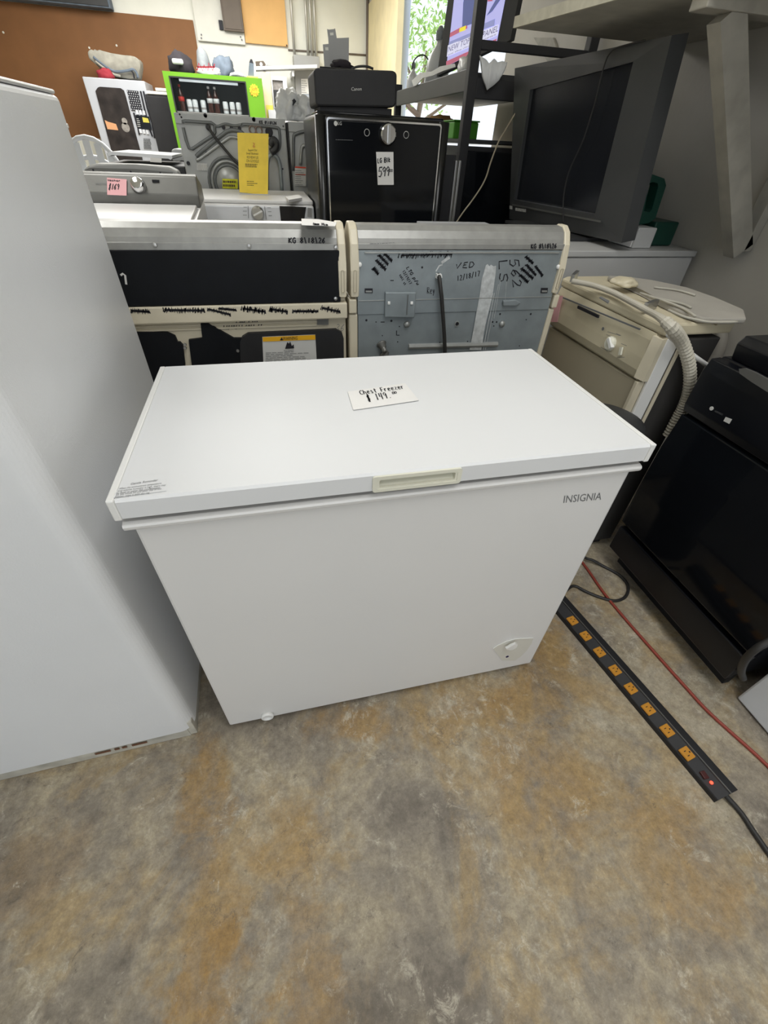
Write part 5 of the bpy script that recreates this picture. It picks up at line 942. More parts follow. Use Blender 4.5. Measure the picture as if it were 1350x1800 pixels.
# printer on the dryer
pr = thing('printer', 'black desktop printer standing on the glossy black dryer', 'printer', (0.765, 2.45, 1.3595))
bm = B(); l = [(0.5652,2.26,1.4933),(0.579,2.26,1.5032),(0.9475,2.26,1.5156),(0.9649,2.26,1.5072),(0.9683,2.26,1.4033),(0.9546,2.26,1.3884),(0.5786,2.26,1.3741),(0.5681,2.26,1.3815)]; slab(bm, l, (0, 0.30, 0)); bmesh.ops.bevel(bm, geom=bm.edges[:], offset=0.008, segments=2, profile=0.5, affect='EDGES'); finish('case', bm, 'black_matte', pr)
lo_z = min(v[2] for v in l)
bm = B(); box(bm, 0.59, 0.95, 2.28, 2.54, 1.3598, max(lo_z+0.01, 1.37)); finish('base', bm, 'black_matte', pr)
l = [(0.7413,2.257,1.4361),(0.7912,2.257,1.4397),(0.7414,2.257,1.4477)]; font(pr, 'lettering', 'Canon', *l, NY, 'sticker_white')
bm = B(); box(bm, 0.60, 0.93, 2.30, 2.5, 1.50, 1.513, 0.003); finish('scanner_lid', bm, 'black_gloss', pr)
bm = B(); tube(bm, [(0.756,2.33,1.5157),(0.7894,2.33,1.5252),(0.8311,2.33,1.5277),(0.8621,2.33,1.5219)], 0.005, 6, 4); finish('cable', bm, 'cord_black', pr, True)
# grey metal plates behind it
mp = thing('metal_bracket', 'grey bent metal bracket with two square holes standing behind the printer', 'bracket', (0.70, 2.62, 1.3595))
def plate(outer, hole, y, nm):
    bm = B(); slab(bm, outer, (0, 0.004, 0)); o = finish(nm, bm, 'elec_grey', mp)
    bm = B(); slab(bm, [Vector(v)+Vector((0, -0.001, 0)) for v in hole], (0, 0.006, 0)); h_ = finish('plate_hole', bm, 'wall_cream', mp); return o
plate([(0.6583,2.62,1.6199),(0.689,2.62,1.6238),(0.6971,2.62,1.5419),(0.6987,2.62,1.3641),(0.661,2.62,1.3623),(0.6619,2.62,1.5521)], [(0.6695,2.62,1.6107),(0.6855,2.62,1.6118),(0.6865,2.62,1.601),(0.6703,2.62,1.5999)], 2.62, 'side_plate')
plate([(0.6841,2.63,1.6749),(0.6927,2.63,1.6735),(0.7188,2.63,1.6772),(0.7247,2.63,1.6805),(0.7322,2.63,1.6473),(0.7954,2.63,1.6534),(0.7924,2.63,1.5608),(0.7829,2.63,1.3683),(0.697,2.63,1.3643),(0.693,2.63,1.5549),(0.6884,2.63,1.6444)], [(0.698,2.63,1.6634),(0.7154,2.63,1.6655),(0.7165,2.63,1.6559),(0.699,2.63,1.6538)], 2.63, 'main_plate')
bm = B(); crumple(bm, (0.7325,2.5,1.5261), (0.055, 0.05, 0.022), 4, 0.4, 3, 3); solo('dust_brush', bm, 'cloth_black', 'small black bristly brush head lying on top of the printer', 'brush', (0.7325,2.5,1.5261), None, True)
# ================================================================ black rack, monitor and its load
rk = thing('metal_rack', 'black metal storage rack with a post and shelf, right of the glossy dryer', 'rack', (1.75, 3.1, 0))
bm = B(); box(bm, 1.378, 1.428, 2.385, 2.435, 0.0, 2.25, 0.003); finish('post', bm, 'black_matte', rk)
bm = B(); box(bm, 1.378, 1.428, 3.93, 3.98, 0.0, 1.60, 0.003); finish('post', bm, 'black_matte', rk)
bm = B(); box(bm, 2.03, 2.08, 2.385, 2.435, 0.0, 2.25, 0.003); finish('post', bm, 'black_matte', rk)
bm = B(); box(bm, 1.429, 2.03, 2.39, 2.42, 1.628, 1.662, 0.003); finish('crossbar', bm, 'black_matte', rk)
bm = B(); box(bm, 1.384, 1.40, 2.436, 3.93, 1.478, 1.562, 0.003); finish('side_rail', bm, 'charcoal_plastic', rk)
bm = B(); box(bm, 1.401, 2.06, 2.44, 3.92, 1.53, 1.552); finish('shelf', bm, 'charcoal_plastic', rk)
bm = B(); box(bm, 1.429, 2.03, 2.39, 2.42, 1.45, 1.528, 0.003); finish('front_rail', bm, 'black_matte', rk)
bm = B(); box(bm, 1.42, 2.06, 2.46, 3.92, 1.275, 1.29); finish('shelf', bm, 'charcoal_plastic', rk)
bm = B(); box(bm, 1.46, 2.02, 2.5, 3.85, 1.50, 1.529); finish('shelf_lining', bm, 'shelf_wood', rk)
# monitor: turned screen with news picture
mo = thing('monitor', 'wide flat monitor showing a news broadcast on the black rack shelf', 'monitor', (1.62, 2.95, 1.552))
o4 = [Vector(v) for v in [(1.4589,3.1736,1.5922),(1.7002,2.662,1.7088),(1.7088,2.6438,1.9602),(1.4822,3.1242,2.0298)]]
ma = (o4[1]-o4[0]).cross(o4[3]-o4[0]).normalized()
if ma.y > 0: ma = -ma
bm = B(); slab(bm, o4, -ma*0.035); finish('case', bm, 'charcoal_plastic', mo)
i4 = [(1.4936,3.1,1.6314),(1.66,2.7471,1.7114),(1.6706,2.7247,1.9534),(1.5,3.0865,2.0042)]; mA = Vector(i4[0])
def scr(m, pts, k=0.003): bm = B(); slab(bm, [Vector(v)+ma*k for v in pts], ma*0.0006); return finish('picture', bm, m, mo)
scr('scr_sky', i4, 0.001)
scr('scr_dark', [(1.5378,3.0062,1.7864),(1.5923,2.8907,1.7973),(1.5871,2.9017,1.9782),(1.5407,3.0002,1.9921),(1.5327,3.0171,1.8811)]); scr('scr_dark', [(1.6161,2.8402,1.8134),(1.6324,2.8057,1.8264),(1.6523,2.7635,1.8621),(1.6382,2.7934,1.8656)])
scr('scr_bar', [(1.4956,3.0958,1.7347),(1.5736,2.9304,1.7596),(1.5732,2.9311,1.7441),(1.4949,3.0973,1.7183)]); scr('scr_bar', [(1.6102,2.8527,1.7851),(1.6446,2.7798,1.7968),(1.6459,2.7772,1.7715),(1.6108,2.8516,1.7635)])
scr('scr_white', [(1.4925,3.1023,1.721),(1.6579,2.7517,1.7733),(1.6592,2.7488,1.733),(1.4923,3.1028,1.6732)]); scr('scr_red', [(1.4917,3.104,1.6537),(1.659,2.7493,1.7202),(1.6582,2.7509,1.7117),(1.4936,3.1,1.6314)]); scr('scr_red', [(1.4966,3.0936,1.7717),(1.5545,2.9709,1.7964),(1.5563,2.9671,1.7784),(1.4961,3.0947,1.7533)])
scr('scr_yellow', [(1.5301,3.0225,1.7835),(1.5512,2.9779,1.7904),(1.551,2.9784,1.7727),(1.5296,3.0236,1.7678)], 0.0045); scr('scr_red', [(1.6124,2.8482,1.8781),(1.6304,2.81,1.8736),(1.628,2.815,1.8641),(1.6138,2.8451,1.8656)])
q = [Vector(v)+ma*0.0045 for v in [(1.495,3.0971,1.6921),(1.6592,2.7489,1.7478),(1.4972,3.0923,1.7155)]]; font(mo, 'lettering', 'NEW TOPICAL PANEL', *q, ma, 'scr_ink')
q = [Vector(v)+ma*0.0045 for v in [(1.4964,3.0941,1.675),(1.6541,2.7597,1.7318),(1.4977,3.0912,1.6845)]]; font(mo, 'lettering', 'on the morning news', *q, ma, 'scr_ink')
c0 = (o4[0]+o4[1])/2-ma*0.02
bm = B(); bar(bm, (c0.x, c0.y, 1.565), (c0.x, c0.y, c0.z+0.02), 0.08, 0.03); finish('stand_neck', bm, 'charcoal_plastic', mo)
bm = B(); lathe(bm, [(0.14, 0), (0.13, 0.012), (0.03, 0.016)], (c0.x, c0.y, 1.5525), NZ, 24); finish('stand_foot', bm, 'charcoal_plastic', mo)
# jugs
def jug(p, s, label):
    t = thing('spray_jug', label, 'jug', (p[0], p[1], 1.5525), 'white jugs on the black rack')
    bm = B(); lathe(bm, [(0.045*s, 0), (0.05*s, 0.01), (0.05*s, 0.07*s), (0.035*s, 0.10*s), (0.014*s, 0.125*s), (0.014*s, 0.14*s)], (p[0], p[1], 1.5525), NZ, 16); finish('bottle', bm, 'clear_plastic', t, True)
    bm = B(); lathe(bm, [(0.018*s, 0.14*s), (0.018*s, 0.165*s), (0.006*s, 0.18*s)], (p[0], p[1], 1.5525), NZ, 12); finish('cap', bm, 'cloth_grey', t)
    return t
jug((1.45, 3.72), 0.85, 'smaller translucent jug on the rack, left one nearest the printer')
jug((1.50, 3.40), 1.05, 'larger translucent jug on the rack, between smaller jug and monitor')
jug((1.49, 3.27), 1.5, 'tall translucent jug on the rack close to the monitor edge')
bm = B(); tube(bm, [(1.3646,3.45,1.6396),(1.3734,3.45,1.6774),(1.4031,3.45,1.703),(1.4425,3.45,1.7107),(1.4726,3.45,1.6941),(1.4977,3.45,1.6528),(1.5041,3.45,1.5984)], 0.004, 6, 4); solo('thin_tube', bm, 'cord_black', 'thin dark tube arching over the jugs on the rack', 'tube', (1.45, 3.45, 1.56), None, True)
bm = B(); slab(bm, [(1.383,3.4848,1.5884),(1.383,3.2859,1.6118),(1.383,3.0366,1.5976),(1.383,2.8762,1.6061),(1.383,2.6302,1.5963),(1.383,2.615,1.5821),(1.383,2.8155,1.5827),(1.383,3.0066,1.5782),(1.383,3.2119,1.583),(1.383,3.3622,1.5584),(1.383,3.4319,1.5572)], (-0.006, 0, 0)); solo('film_strip', bm, 'bag_white', 'crumpled strip of clear film along the rack shelf edge', 'film', (1.383, 3.0, 1.56))
bm = B(); l = [(1.4164,2.376,1.604),(1.4433,2.376,1.5938),(1.4714,2.376,1.5796),(1.4927,2.376,1.5968),(1.5141,2.376,1.5861),(1.5381,2.376,1.5916),(1.5704,2.376,1.5895),(1.5604,2.376,1.5523),(1.5382,2.376,1.5241),(1.5137,2.376,1.5039),(1.4795,2.376,1.483),(1.4468,2.376,1.5314)]; slab(bm, [Vector(v) for v in l], (0, -0.012, 0)); bmesh.ops.triangulate(bm, faces=bm.faces[:]); bmesh.ops.subdivide_edges(bm, edges=bm.edges[:], cuts=2)
for v in bm.verts: v.co.y -= 0.022*abs(noise.noise(v.co*26))
solo('plastic_bag', bm, 'bag_white', 'pointed clear plastic bag hanging off the front rail of the black rack', 'bag', (1.49, 2.37, 1.5), None, True)
bm = B(); crumple(bm, (1.43, 2.60, 1.5525), (0.03, 0.07, 0.045), 21, 0.4, 2.4, 3); solo('plastic_bag', bm, 'bag_white', 'small crumpled bag on the rack shelf just below the news screen', 'bag', (1.43, 2.60, 1.5525), None, True)
bm = B(); crumple(bm, (1.56, 3.35, 1.291), (0.13, 0.20, 0.085), 31, 0.3, 1.8, 3); solo('paper_sack', bm, 'plywood', 'tan paper sack on the lower rack shelf behind the glossy dryer', 'sack', (1.56, 3.35, 1.291), None, True)
bm = B(); box(bm, 1.46, 1.62, 2.75, 2.95, 1.2905, 1.37, 0.006); bx = thing('box', 'bright green box on the lower rack shelf', 'box', (1.54, 2.85, 1.2905)); finish('carton', bm, 'bright_green', bx); bm = B(); box(bm, 1.455, 1.625, 2.745, 2.955, 1.371, 1.378, 0.002); finish('lid', bm, 'bright_green', bx)
# black cabinet below the rack with steel edge, red item and tan lead
bc_ = thing('cabinet', 'black upright cabinet with a bright steel edge below the black rack', 'cabinet', (1.7, 2.8, 0))
bm = B(); box(bm, 1.44, 2.02, 2.47, 3.1, 0.02, 1.26, 0.006); finish('body', bm, 'black_matte', bc_)
bm = B(); box(bm, 1.45, 2.0, 2.455, 2.468, 0.05, 1.24, 0.003); finish('door', bm, 'black_gloss', bc_)
bm = B(); box(bm, 1.46, 2.0, 2.48, 3.08, 0.0, 0.02); finish('base', bm, 'black_rubber', bc_)
sp = thing('metal_strip', 'pair of bright steel strips standing between glossy dryer and rack post', 'strip', (1.29, 2.25, 0))
for l in ([(1.2999,2.25,1.1976),(1.3278,2.25,0.8369)], [(1.3194,2.25,1.1983),(1.3495,2.25,0.837)]):
    a, b2 = Vector(l[0]), Vector(l[1]); x_ = (a.x+b2.x)/2; bm = B(); box(bm, x_-0.006, x_+0.006, 2.24, 2.26, 0.0, a.z, 0.002); finish('strip', bm, 'steel', sp)
bm = B(); box(bm, 1.255, 1.315, 2.262, 2.275, 0.0, 1.22, 0.002); finish('backing', bm, 'black_matte', sp)
hz = [(1.6174,2.2,1.4579),(1.5908,2.2,1.4043),(1.5506,2.2,1.3355),(1.5184,2.2,1.2805),(1.492,2.2,1.1936),(1.4807,2.2,1.1377),(1.4573,2.2,1.0873),(1.4117,2.2,1.0223),(1.375,2.2,0.977),(1.3332,2.2,0.9143),(1.3088,2.2,0.8443)]; bm = B(); tube(bm, hz, 0.004, 6, 4); solo('lead', bm, 'cord_tan', 'tan lead running diagonally down from the big television to the dryers', 'cord', hz[-1], None, True)
wm2 = thing('white_cabinet', 'white cabinet top peeking out behind the galvanised dryer', 'cabinet', (1.2, 1.75, 0))
bm = B(); box(bm, 1.03, 1.40, 1.585, 1.95, 0.03, 0.94, 0.004); finish('body', bm, 'far_white', wm2)
bm = B(); box(bm, 1.025, 1.405, 1.58, 1.955, 0.941, 0.958, 0.003); finish('top', bm, 'far_white', wm2)
bm = B(); box(bm, 1.05, 1.38, 1.60, 1.93, 0.0, 0.03); finish('base', bm, 'black_rubber', wm2)

# ================================================================ far end of the shop
# ---- white vending machine
vm = thing('vending_machine', 'white vending machine with dark photo panel and black and white flag strip', 'vending machine', (-1.47, 8.3, 0))
y8 = 8.0
bm = B(); box(bm, -1.835, -1.085, y8+0.004, 8.62, 0.0, 1.755, 0.01); finish('cabinet', bm, 'vend_white', vm)
q = [(-1.7203,8,1.6259),(-1.6803,8,1.6602),(-1.6495,8,1.6698),(-1.4015,8,1.6698),(-1.3664,8,1.6501),(-1.3617,8,1.6014),(-1.3597,8,1.1885),(-1.3544,8,0.9922),(-1.4281,8,-0.6993),(-1.7677,8,-0.6949),(-1.7394,8,1.0037)]; bm = B(); slab(bm, q, (0, -0.008, 0)); pnl = finish('photo_panel', bm, 'photo_dark', vm)
bm = B(); slab(bm, [(-1.7101,7.99,1.3436),(-1.6731,7.99,1.328),(-1.5798,7.99,1.309),(-1.573,7.99,1.2451),(-1.7077,7.99,1.2512)], (0, -0.002, 0)); finish('print', bm, 'photo_orange', pnl)
for c_, r_ in (((-1.4673,7.99,1.2789), 0.05), ((-1.4603,7.99,1.3432), 0.035)): bm = B(); disc(bm, c_, NY, r_, 0.002, 16); finish('print', bm, 'photo_grey', pnl)
# flag strip
bm = B(); slab(bm, [(-1.3286,7.998,1.6574),(-1.1892,7.998,1.6539),(-1.1952,7.998,1.4532),(-1.3378,7.998,1.4577)], (0, -0.004, 0)); fl = finish('flag_field', bm, 'ink', vm)
bm = B()
a, b2, c2, d2_ = [Vector(v) for v in [(-1.3275,7.992,1.6571),(-1.1882,7.992,1.6537),(-1.1942,7.992,1.453),(-1.3367,7.992,1.4576)]]
for i in range(9):
    for j in range(5):
        p = a.lerp(b2, (j+0.5+(0.25 if i % 2 else -0.2))/5.2).lerp(d2_.lerp(c2, (j+0.5+(0.25 if i % 2 else -0.2))/5.2), (i+0.5)/9)
        s_ = 0.007; patch(bm, [p+Vector((math.sin(k*PI/5)*s_*(1 if k % 2 == 0 else 0.45), 0, math.cos(k*PI/5)*s_*(1 if k % 2 == 0 else 0.45))) for k in range(10)], NY, 0.001)
st_ = finish('flag_stars', bm, 'vinyl_white', fl); st_['kind'] = 'stuff'
for l in ([(-1.1603,7.997,1.6554),(-1.167,7.997,1.4028),(-1.168,7.997,1.3036),(-1.1481,7.997,1.197)], [(-1.1243,7.997,1.6573),(-1.1256,7.997,1.4905),(-1.1123,7.997,1.3413),(-1.1232,7.997,1.1798)], [(-1.3159,7.997,1.436),(-1.3098,7.997,1.274),(-1.3158,7.997,1.2083)]): bm = B(); ribbon(bm, l, 0.022, NY, 0.002); finish('flag_stripe', bm, 'ink', vm)
bm = B(); slab(bm, [(-1.3011,7.995,1.4138),(-1.1297,7.995,1.4045),(-1.1335,7.995,1.2695),(-1.3019,7.995,1.2743)], (0, -0.004, 0)); mp_ = finish('selection_panel', bm, 'black_gloss', vm)
bm = B(); slab(bm, [(-1.2194,7.99,1.3945),(-1.149,7.99,1.3862),(-1.1411,7.99,1.34),(-1.2211,7.99,1.3423)], (0, -0.002, 0)); finish('menu_sticker', bm, 'menu_yellow', mp_)
l = [(-1.3121,7.99,1.2856),(-1.2545,7.99,1.2822),(-1.2948,7.99,1.3853)]; greek(mp_, 'small_print', l[2], (l[1][0], l[1][1], l[2][2]), l[0], 5, NY, 0.008, 'sticker_white', (0.5, 1.0), 4)
for r in range(2):
    for k in range(3):
        p = [Vector(v) for v in (([(-1.2698,7.995,1.4438),(-1.2268,7.995,1.443),(-1.1836,7.995,1.4422)] if r == 0 else [(-1.2872,7.995,1.2512),(-1.2442,7.995,1.2471),(-1.201,7.995,1.2429)]))][k]; bm = B(); box(bm, p.x-0.016, p.x+0.016, 7.992, 7.999, p.z-0.025, p.z+0.02, 0.002); finish('keypad_button', bm, 'vinyl_white', vm)
l = [(-1.3036,7.997,1.0564),(-1.1696,7.997,1.0489),(-1.2747,7.997,1.1738)]; greek(vm, 'notice', l[2], (l[1][0], l[1][1], l[2][2]), l[0], 7, NY, 0.014, 'ink_grey', (0.8, 1.0), 7)
# hat heap on it
def hat(c, label, m, tilt, s=1.0, band='cloth_slate'):
    t = thing('bucket_hat', label, 'hat', c); c = Vector(c)
    bm = B(); lathe(bm, [(0.155*s, 0), (0.165*s, 0.012), (0.115*s, 0.05*s), (0.105*s, 0.10*s), (0.085*s, 0.135*s), (0.03*s, 0.145*s)], (0, 0, 0), NZ, 24, 1.25, 0.9)
    for v in bm.verts: v.co = v.co*(1+0.10*noise.noise(v.co*9+Vector((s*5, 0, 0)))); v.co.z += tilt*v.co.x*0.3+0.05*abs(tilt)
    lo = min(v.co.z for v in bm.verts)
    for v in bm.verts: v.co += c-Vector((0, 0, lo))
    finish('crown', bm, m, t, True)
    bm = B(); lathe(bm, [(0.122*s, 0.045*s), (0.117*s, 0.068*s)], (0, 0, 0), NZ, 24, 1.25, 0.9)
    for v in bm.verts: v.co.z += tilt*v.co.x*0.3+0.05*abs(tilt)-lo; v.co += c
    finish('band', bm, band, t, True); return t
cb = thing('cloth_bundle', 'pale grey folded cloth bag with dark stripes lying on the white vending machine', 'bag', (-1.36, 8.25, 1.756))
o_l = [(-1.7219,8.15,1.9904),(-1.678,8.15,2.0182),(-1.6391,8.15,2.0157),(-1.6369,8.15,1.9857),(-1.5806,8.15,2.0294),(-1.5332,8.15,2.0123),(-1.4356,8.15,1.983),(-1.2313,8.15,2.0008),(-1.1449,8.15,1.9908),(-1.1,8.15,1.9574),(-1.1202,8.15,1.8933),(-1.1779,8.15,1.778),(-1.3075,8.15,1.7707),(-1.4784,8.15,1.7825),(-1.5919,8.15,1.8131),(-1.6622,8.15,1.882),(-1.7251,8.15,1.9295)]
bm = B(); slab(bm, o_l, (0, 0.25, 0)); bmesh.ops.bevel(bm, geom=bm.edges[:], offset=0.02, segments=2, profile=0.5, affect='EDGES')
for v in bm.verts: v.co += Vector((0, 0.04*noise.noise(v.co*6), 0.012*noise.noise(v.co*9)))
finish('folded_bag', bm, 'cloth_cream', cb, True)
for l, m_, w_ in (([(-1.6557,8.12,1.9513),(-1.5925,8.12,1.9042),(-1.5022,8.12,1.8526),(-1.4203,8.12,1.8312),(-1.2752,8.12,1.8502),(-1.2077,8.12,1.8647),(-1.1753,8.12,1.8348),(-1.1694,8.12,1.7871)], 'cloth_slate', 0.03), ([(-1.6438,8.12,1.9113),(-1.5682,8.12,1.8592),(-1.4771,8.12,1.8069),(-1.3856,8.12,1.7909)], 'cloth_cream', 0.03), ([(-1.2397,8.12,1.8522),(-1.2182,8.12,1.8323),(-1.2215,8.12,1.7788)], 'ink', 0.018), ([(-1.1864,8.12,1.8659),(-1.1682,8.12,1.8352),(-1.1856,8.12,1.7808)], 'ink', 0.014)):
    bm = B(); tube(bm, l, w_*0.5, 6, 4); finish('stripe', bm, m_, cb, True)
bm = B(); crumple(bm, (-1.56, 8.07, 1.756), (0.10, 0.05, 0.06), 51, 0.3, 2, 3); solo('cloth', bm, 'red_cloth', 'dark red cloth tucked under the pale cloth bag on the vending machine', 'cloth', (-1.56, 8.07, 1.756), None, True)
bm = B(); box(bm, -1.075, -0.765, 7.75, 8.6, 0.0, 1.62, 0.01); dk = thing('cabinet', 'tall black cabinet between white and green vending machines', 'cabinet', (-0.92, 8.15, 0)); finish('body', bm, 'black_matte', dk)
bm = B(); box(bm, -1.07, -0.77, 7.74, 7.75, 0.02, 1.60, 0.003); finish('door', bm, 'black_matte', dk)
for z, l in ((1.621, 'lower white board lying on the tall black cabinet'), (1.655, 'upper short white board on the tall black cabinet')):
    bm = B(); box(bm, -1.05 if z < 1.63 else -0.93, -0.74, 7.74, 8.3, z, z+0.03, 0.004); solo('board', bm, 'panel_white', l, 'board', (-0.9, 8.0, z))

# ---- green drinks machine with lit window
gm = thing('drinks_machine', 'lime green drinks vending machine with a lit window of bottles and cans', 'vending machine', (-0.15, 7.65, 0))
zt = 1.815
out = [Vector(v) for v in [(-0.7436,7.3,1.8259),(0.4419,7.3,1.8096)]]
gx0, gx1 = -0.742, 0.442
w4 = [Vector(v) for v in [(-0.6877,7.3,1.7708),(0.2162,7.3,1.7614),(0.2001,7.3,1.4589),(-0.672,7.3,1.4612)]]
wx0, wx1, wz0, wz1 = -0.675, 0.235, 1.485, 1.772
bm = B(); ring_y(bm, [(gx1, zt), (gx0, zt), (gx0, 0.05), (gx1, 0.05)], [(wx1, wz1), (wx0, wz1), (wx0, 0.75), (wx1, 0.75)], 7.30, 7.34); gf = finish('front_frame', bm, 'lime', gm)
bm = B()
box(bm, gx0+0.002, gx1-0.002, 7.341, 8.0, wz1+0.01, zt-0.002); box(bm, gx0+0.002, wx0-0.01, 7.341, 8.0, 0.05, wz1+0.009); box(bm, wx1+0.01, gx1-0.002, 7.341, 8.0, 0.05, wz1+0.009); box(bm, wx0-0.009, wx1+0.009, 7.75, 8.0, 0.05, wz1+0.009); box(bm, wx0-0.009, wx1+0.009, 7.341, 7.749, 0.05, 0.74)
finish('cabinet_shell', bm, 'cooler_back', gm)
for z in (1.452, 1.13, 0.80): bm = B(); box(bm, wx0, wx1, 7.37, 7.749, z, z+0.012); finish('shelf', bm, 'elec_grey', gm)
bm = B(); tube(bm, [(wx0+0.1, 7.40, wz1-0.02), (wx1-0.1, 7.40, wz1-0.02)], 0.012, 8); finish('lamp_tube', bm, 'tube_glow', gm, True)
bm = B(); box(bm, wx0-0.01, wx1+0.01, 7.318, 7.322, 0.74, wz1+0.01); finish('window_glass', bm, 'glass', gm)
bm = B(); ring_y(bm, [(wx1+0.004, wz1+0.004), (wx0-0.004, wz1+0.004), (wx0-0.004, 0.746), (wx1+0.004, 0.746)], [(wx1-0.01, wz1-0.01), (wx0+0.012, wz1-0.01), (wx0+0.012, 0.76), (wx1-0.01, 0.76)], 7.295, 7.31); finish('window_gasket', bm, 'black_matte', gm)
p = Vector((0.333,7.3,1.7007)); bm = B(); slab(bm, [p+Vector((math.cos(a)*r_, 0, math.sin(a)*r_)) for a, r_ in [(2*PI*k/24, 0.062 if k % 2 else 0.05) for k in range(24)]], (0, -0.004, 0)); bu = finish('burst_sticker', bm, 'burst_yellow', gm)
for t_, l in (('Soft', [(0.2936,7.294,1.6983),(0.368,7.294,1.697),(0.3032,7.294,1.735)]), ('Drink', [(0.2832,7.294,1.6559),(0.3723,7.294,1.6553),(0.2888,7.294,1.6902)])): font(bu, 'lettering', t_, *l, NY, 'burst_red')
zb = 1.4645
def can(x, label):
    t = thing('drink_can', label, 'can', (x, 7.46, zb), 'cans in the lit drinks window')
    bm = B(); lathe(bm, [(0.026, 0), (0.033, 0.008), (0.033, 0.105), (0.027, 0.118), (0.026, 0.12)], (x, 7.46, zb), NZ, 14); finish('can_body', bm, 'can_white', t, True)
    bm = B(); lathe(bm, [(0.0335, 0.03), (0.0335, 0.05)], (x, 7.46, zb), NZ, 14); finish('can_band', bm, 'elec_grey', t); return t
def bottle(x, m, cap, label):
    t = thing('drink_bottle', label, 'bottle', (x, 7.46, zb), 'bottles in the lit drinks window')
    bm = B(); lathe(bm, [(0.03, 0), (0.035, 0.01), (0.034, 0.09), (0.036, 0.14), (0.028, 0.175), (0.013, 0.215), (0.012, 0.235)], (x, 7.46, zb), NZ, 14); finish('glass_body', bm, 'cola', t, True)
    bm = B(); lathe(bm, [(0.0365, 0.095), (0.0375, 0.14)], (x, 7.46, zb), NZ, 14); finish('label_band', bm, m, t, True)
    bm = B(); lathe(bm, [(0.0145, 0.228), (0.0145, 0.25), (0.008, 0.252)], (x, 7.46, zb), NZ, 12); finish('cap', bm, cap, t); return t
wd_ = ['first', 'second', 'third', 'fourth', 'fifth', 'sixth']
for k, p in enumerate([(-0.5087,7.46,1.5227),(-0.4384,7.46,1.5234),(-0.3391,7.46,1.5256),(-0.0608,7.46,1.5228),(0.0259,7.46,1.5215),(0.1067,7.46,1.5254)]): can(p[0], 'pale drink can in the green machine window, %s can from the left' % wd_[k])
for p, m_, c_, l in zip([(-0.5978,7.46,1.529),(-0.2469,7.46,1.5246),(-0.1687,7.46,1.523)], ('cola_label', 'can_white', 'can_white'), ('cola_label', 'cap_white', 'cap_white'), ('dark bottle with red label at the left end of the green machine window', 'left one of two white-labelled dark bottles in the green machine', 'right one of two white-labelled dark bottles in the green machine')): bottle(p[0], m_, c_, l)
# load on top of the green machine
def pile(name, label, cat, c, s, seed, m, amp=0.3, extra=None):
    t = thing(name, label, cat, c); bm = B(); crumple(bm, c, s, seed, amp, 2.0, 3); finish('fabric', bm, m, t, True)
    if extra: extra(t)
    return t
def buckle(t):
    p = Vector((-0.5466,7.36,1.91)); bm = B(); box(bm, p.x-0.065, p.x+0.065, 7.35, 7.40, p.z-0.025, p.z+0.025, 0.018, 3); finish('clasp', bm, 'clear_plastic', t)
pile('duffel_bag', 'dark duffel bag with pale clasp lying on the left end of the green machine', 'bag', (-0.54, 7.6, 1.816), (0.15, 0.20, 0.135), 61, 'cloth_black', 0.25, buckle)
pile('grey_cap', 'grey rounded cap resting between the dark duffel and slate jacket', 'cap', (-0.265, 7.70, 1.816), (0.085, 0.14, 0.175), 62, 'cloth_grey', 0.12)
pile('folded_jacket', 'slate blue folded jacket with pointed flap on the green machine', 'jacket', (-0.03, 7.68, 1.816), (0.13, 0.16, 0.14), 63, 'cloth_slate', 0.32)
pile('wrapped_parcel', 'clear plastic wrapped parcel with red print at the front of the green machine', 'parcel', (-0.20, 7.44, 1.816), (0.15, 0.10, 0.05), 64, 'bag_white', 0.4, lambda t: finish('red_print', zig(B(), (-0.3362,7.34,1.8725), (-0.1119,7.34,1.8858), 0.02, 7, 0.012, NY, (0, 0, 1), 5), 'red_cloth', t))
pile('bottle_pack', 'pale wrapped bottle pack lying right of the slate jacket', 'pack', (0.14, 7.50, 1.816), (0.10, 0.10, 0.035), 65, 'clear_plastic', 0.25)
sb = thing('spray_bottle', 'dark blue spray bottle with white side standing on the green machine', 'bottle', (0.30, 7.45, 1.816))
bm = B(); hexa(bm, [(0.2762,7.42,1.8343),(0.3549,7.42,1.8388),(0.3657,7.42,1.9507),(0.3108,7.42,1.9574)], [(0.2763,7.47,1.838),(0.3555,7.47,1.8425),(0.3663,7.47,1.9551),(0.3111,7.47,1.9618)]); finish('bottle', bm, 'cloth_slate', sb)
bm = B(); hexa(bm, [(0.3108,7.42,1.9574),(0.3657,7.42,1.9507),(0.3509,7.42,1.9895),(0.3298,7.42,1.9882)], [(0.311,7.46,1.9609),(0.3662,7.46,1.9542),(0.3514,7.46,1.9932),(0.3302,7.46,1.9919)]); finish('nozzle', bm, 'ink', sb)
bm = B(); slab(bm, [(0.3549,7.42,1.8388),(0.3765,7.42,1.84),(0.3869,7.42,1.952),(0.3657,7.42,1.9507)], (0, 0.05, 0)); finish('side_label', bm, 'paper', sb)
bm = B(); box(bm, 0.255, 0.40, 7.38, 7.5, 1.8155, 1.835, 0.004); solo('yellow_box', bm, 'menu_yellow', 'flat yellow box under the spray bottle on the green machine', 'box', (0.32, 7.44, 1.8155))

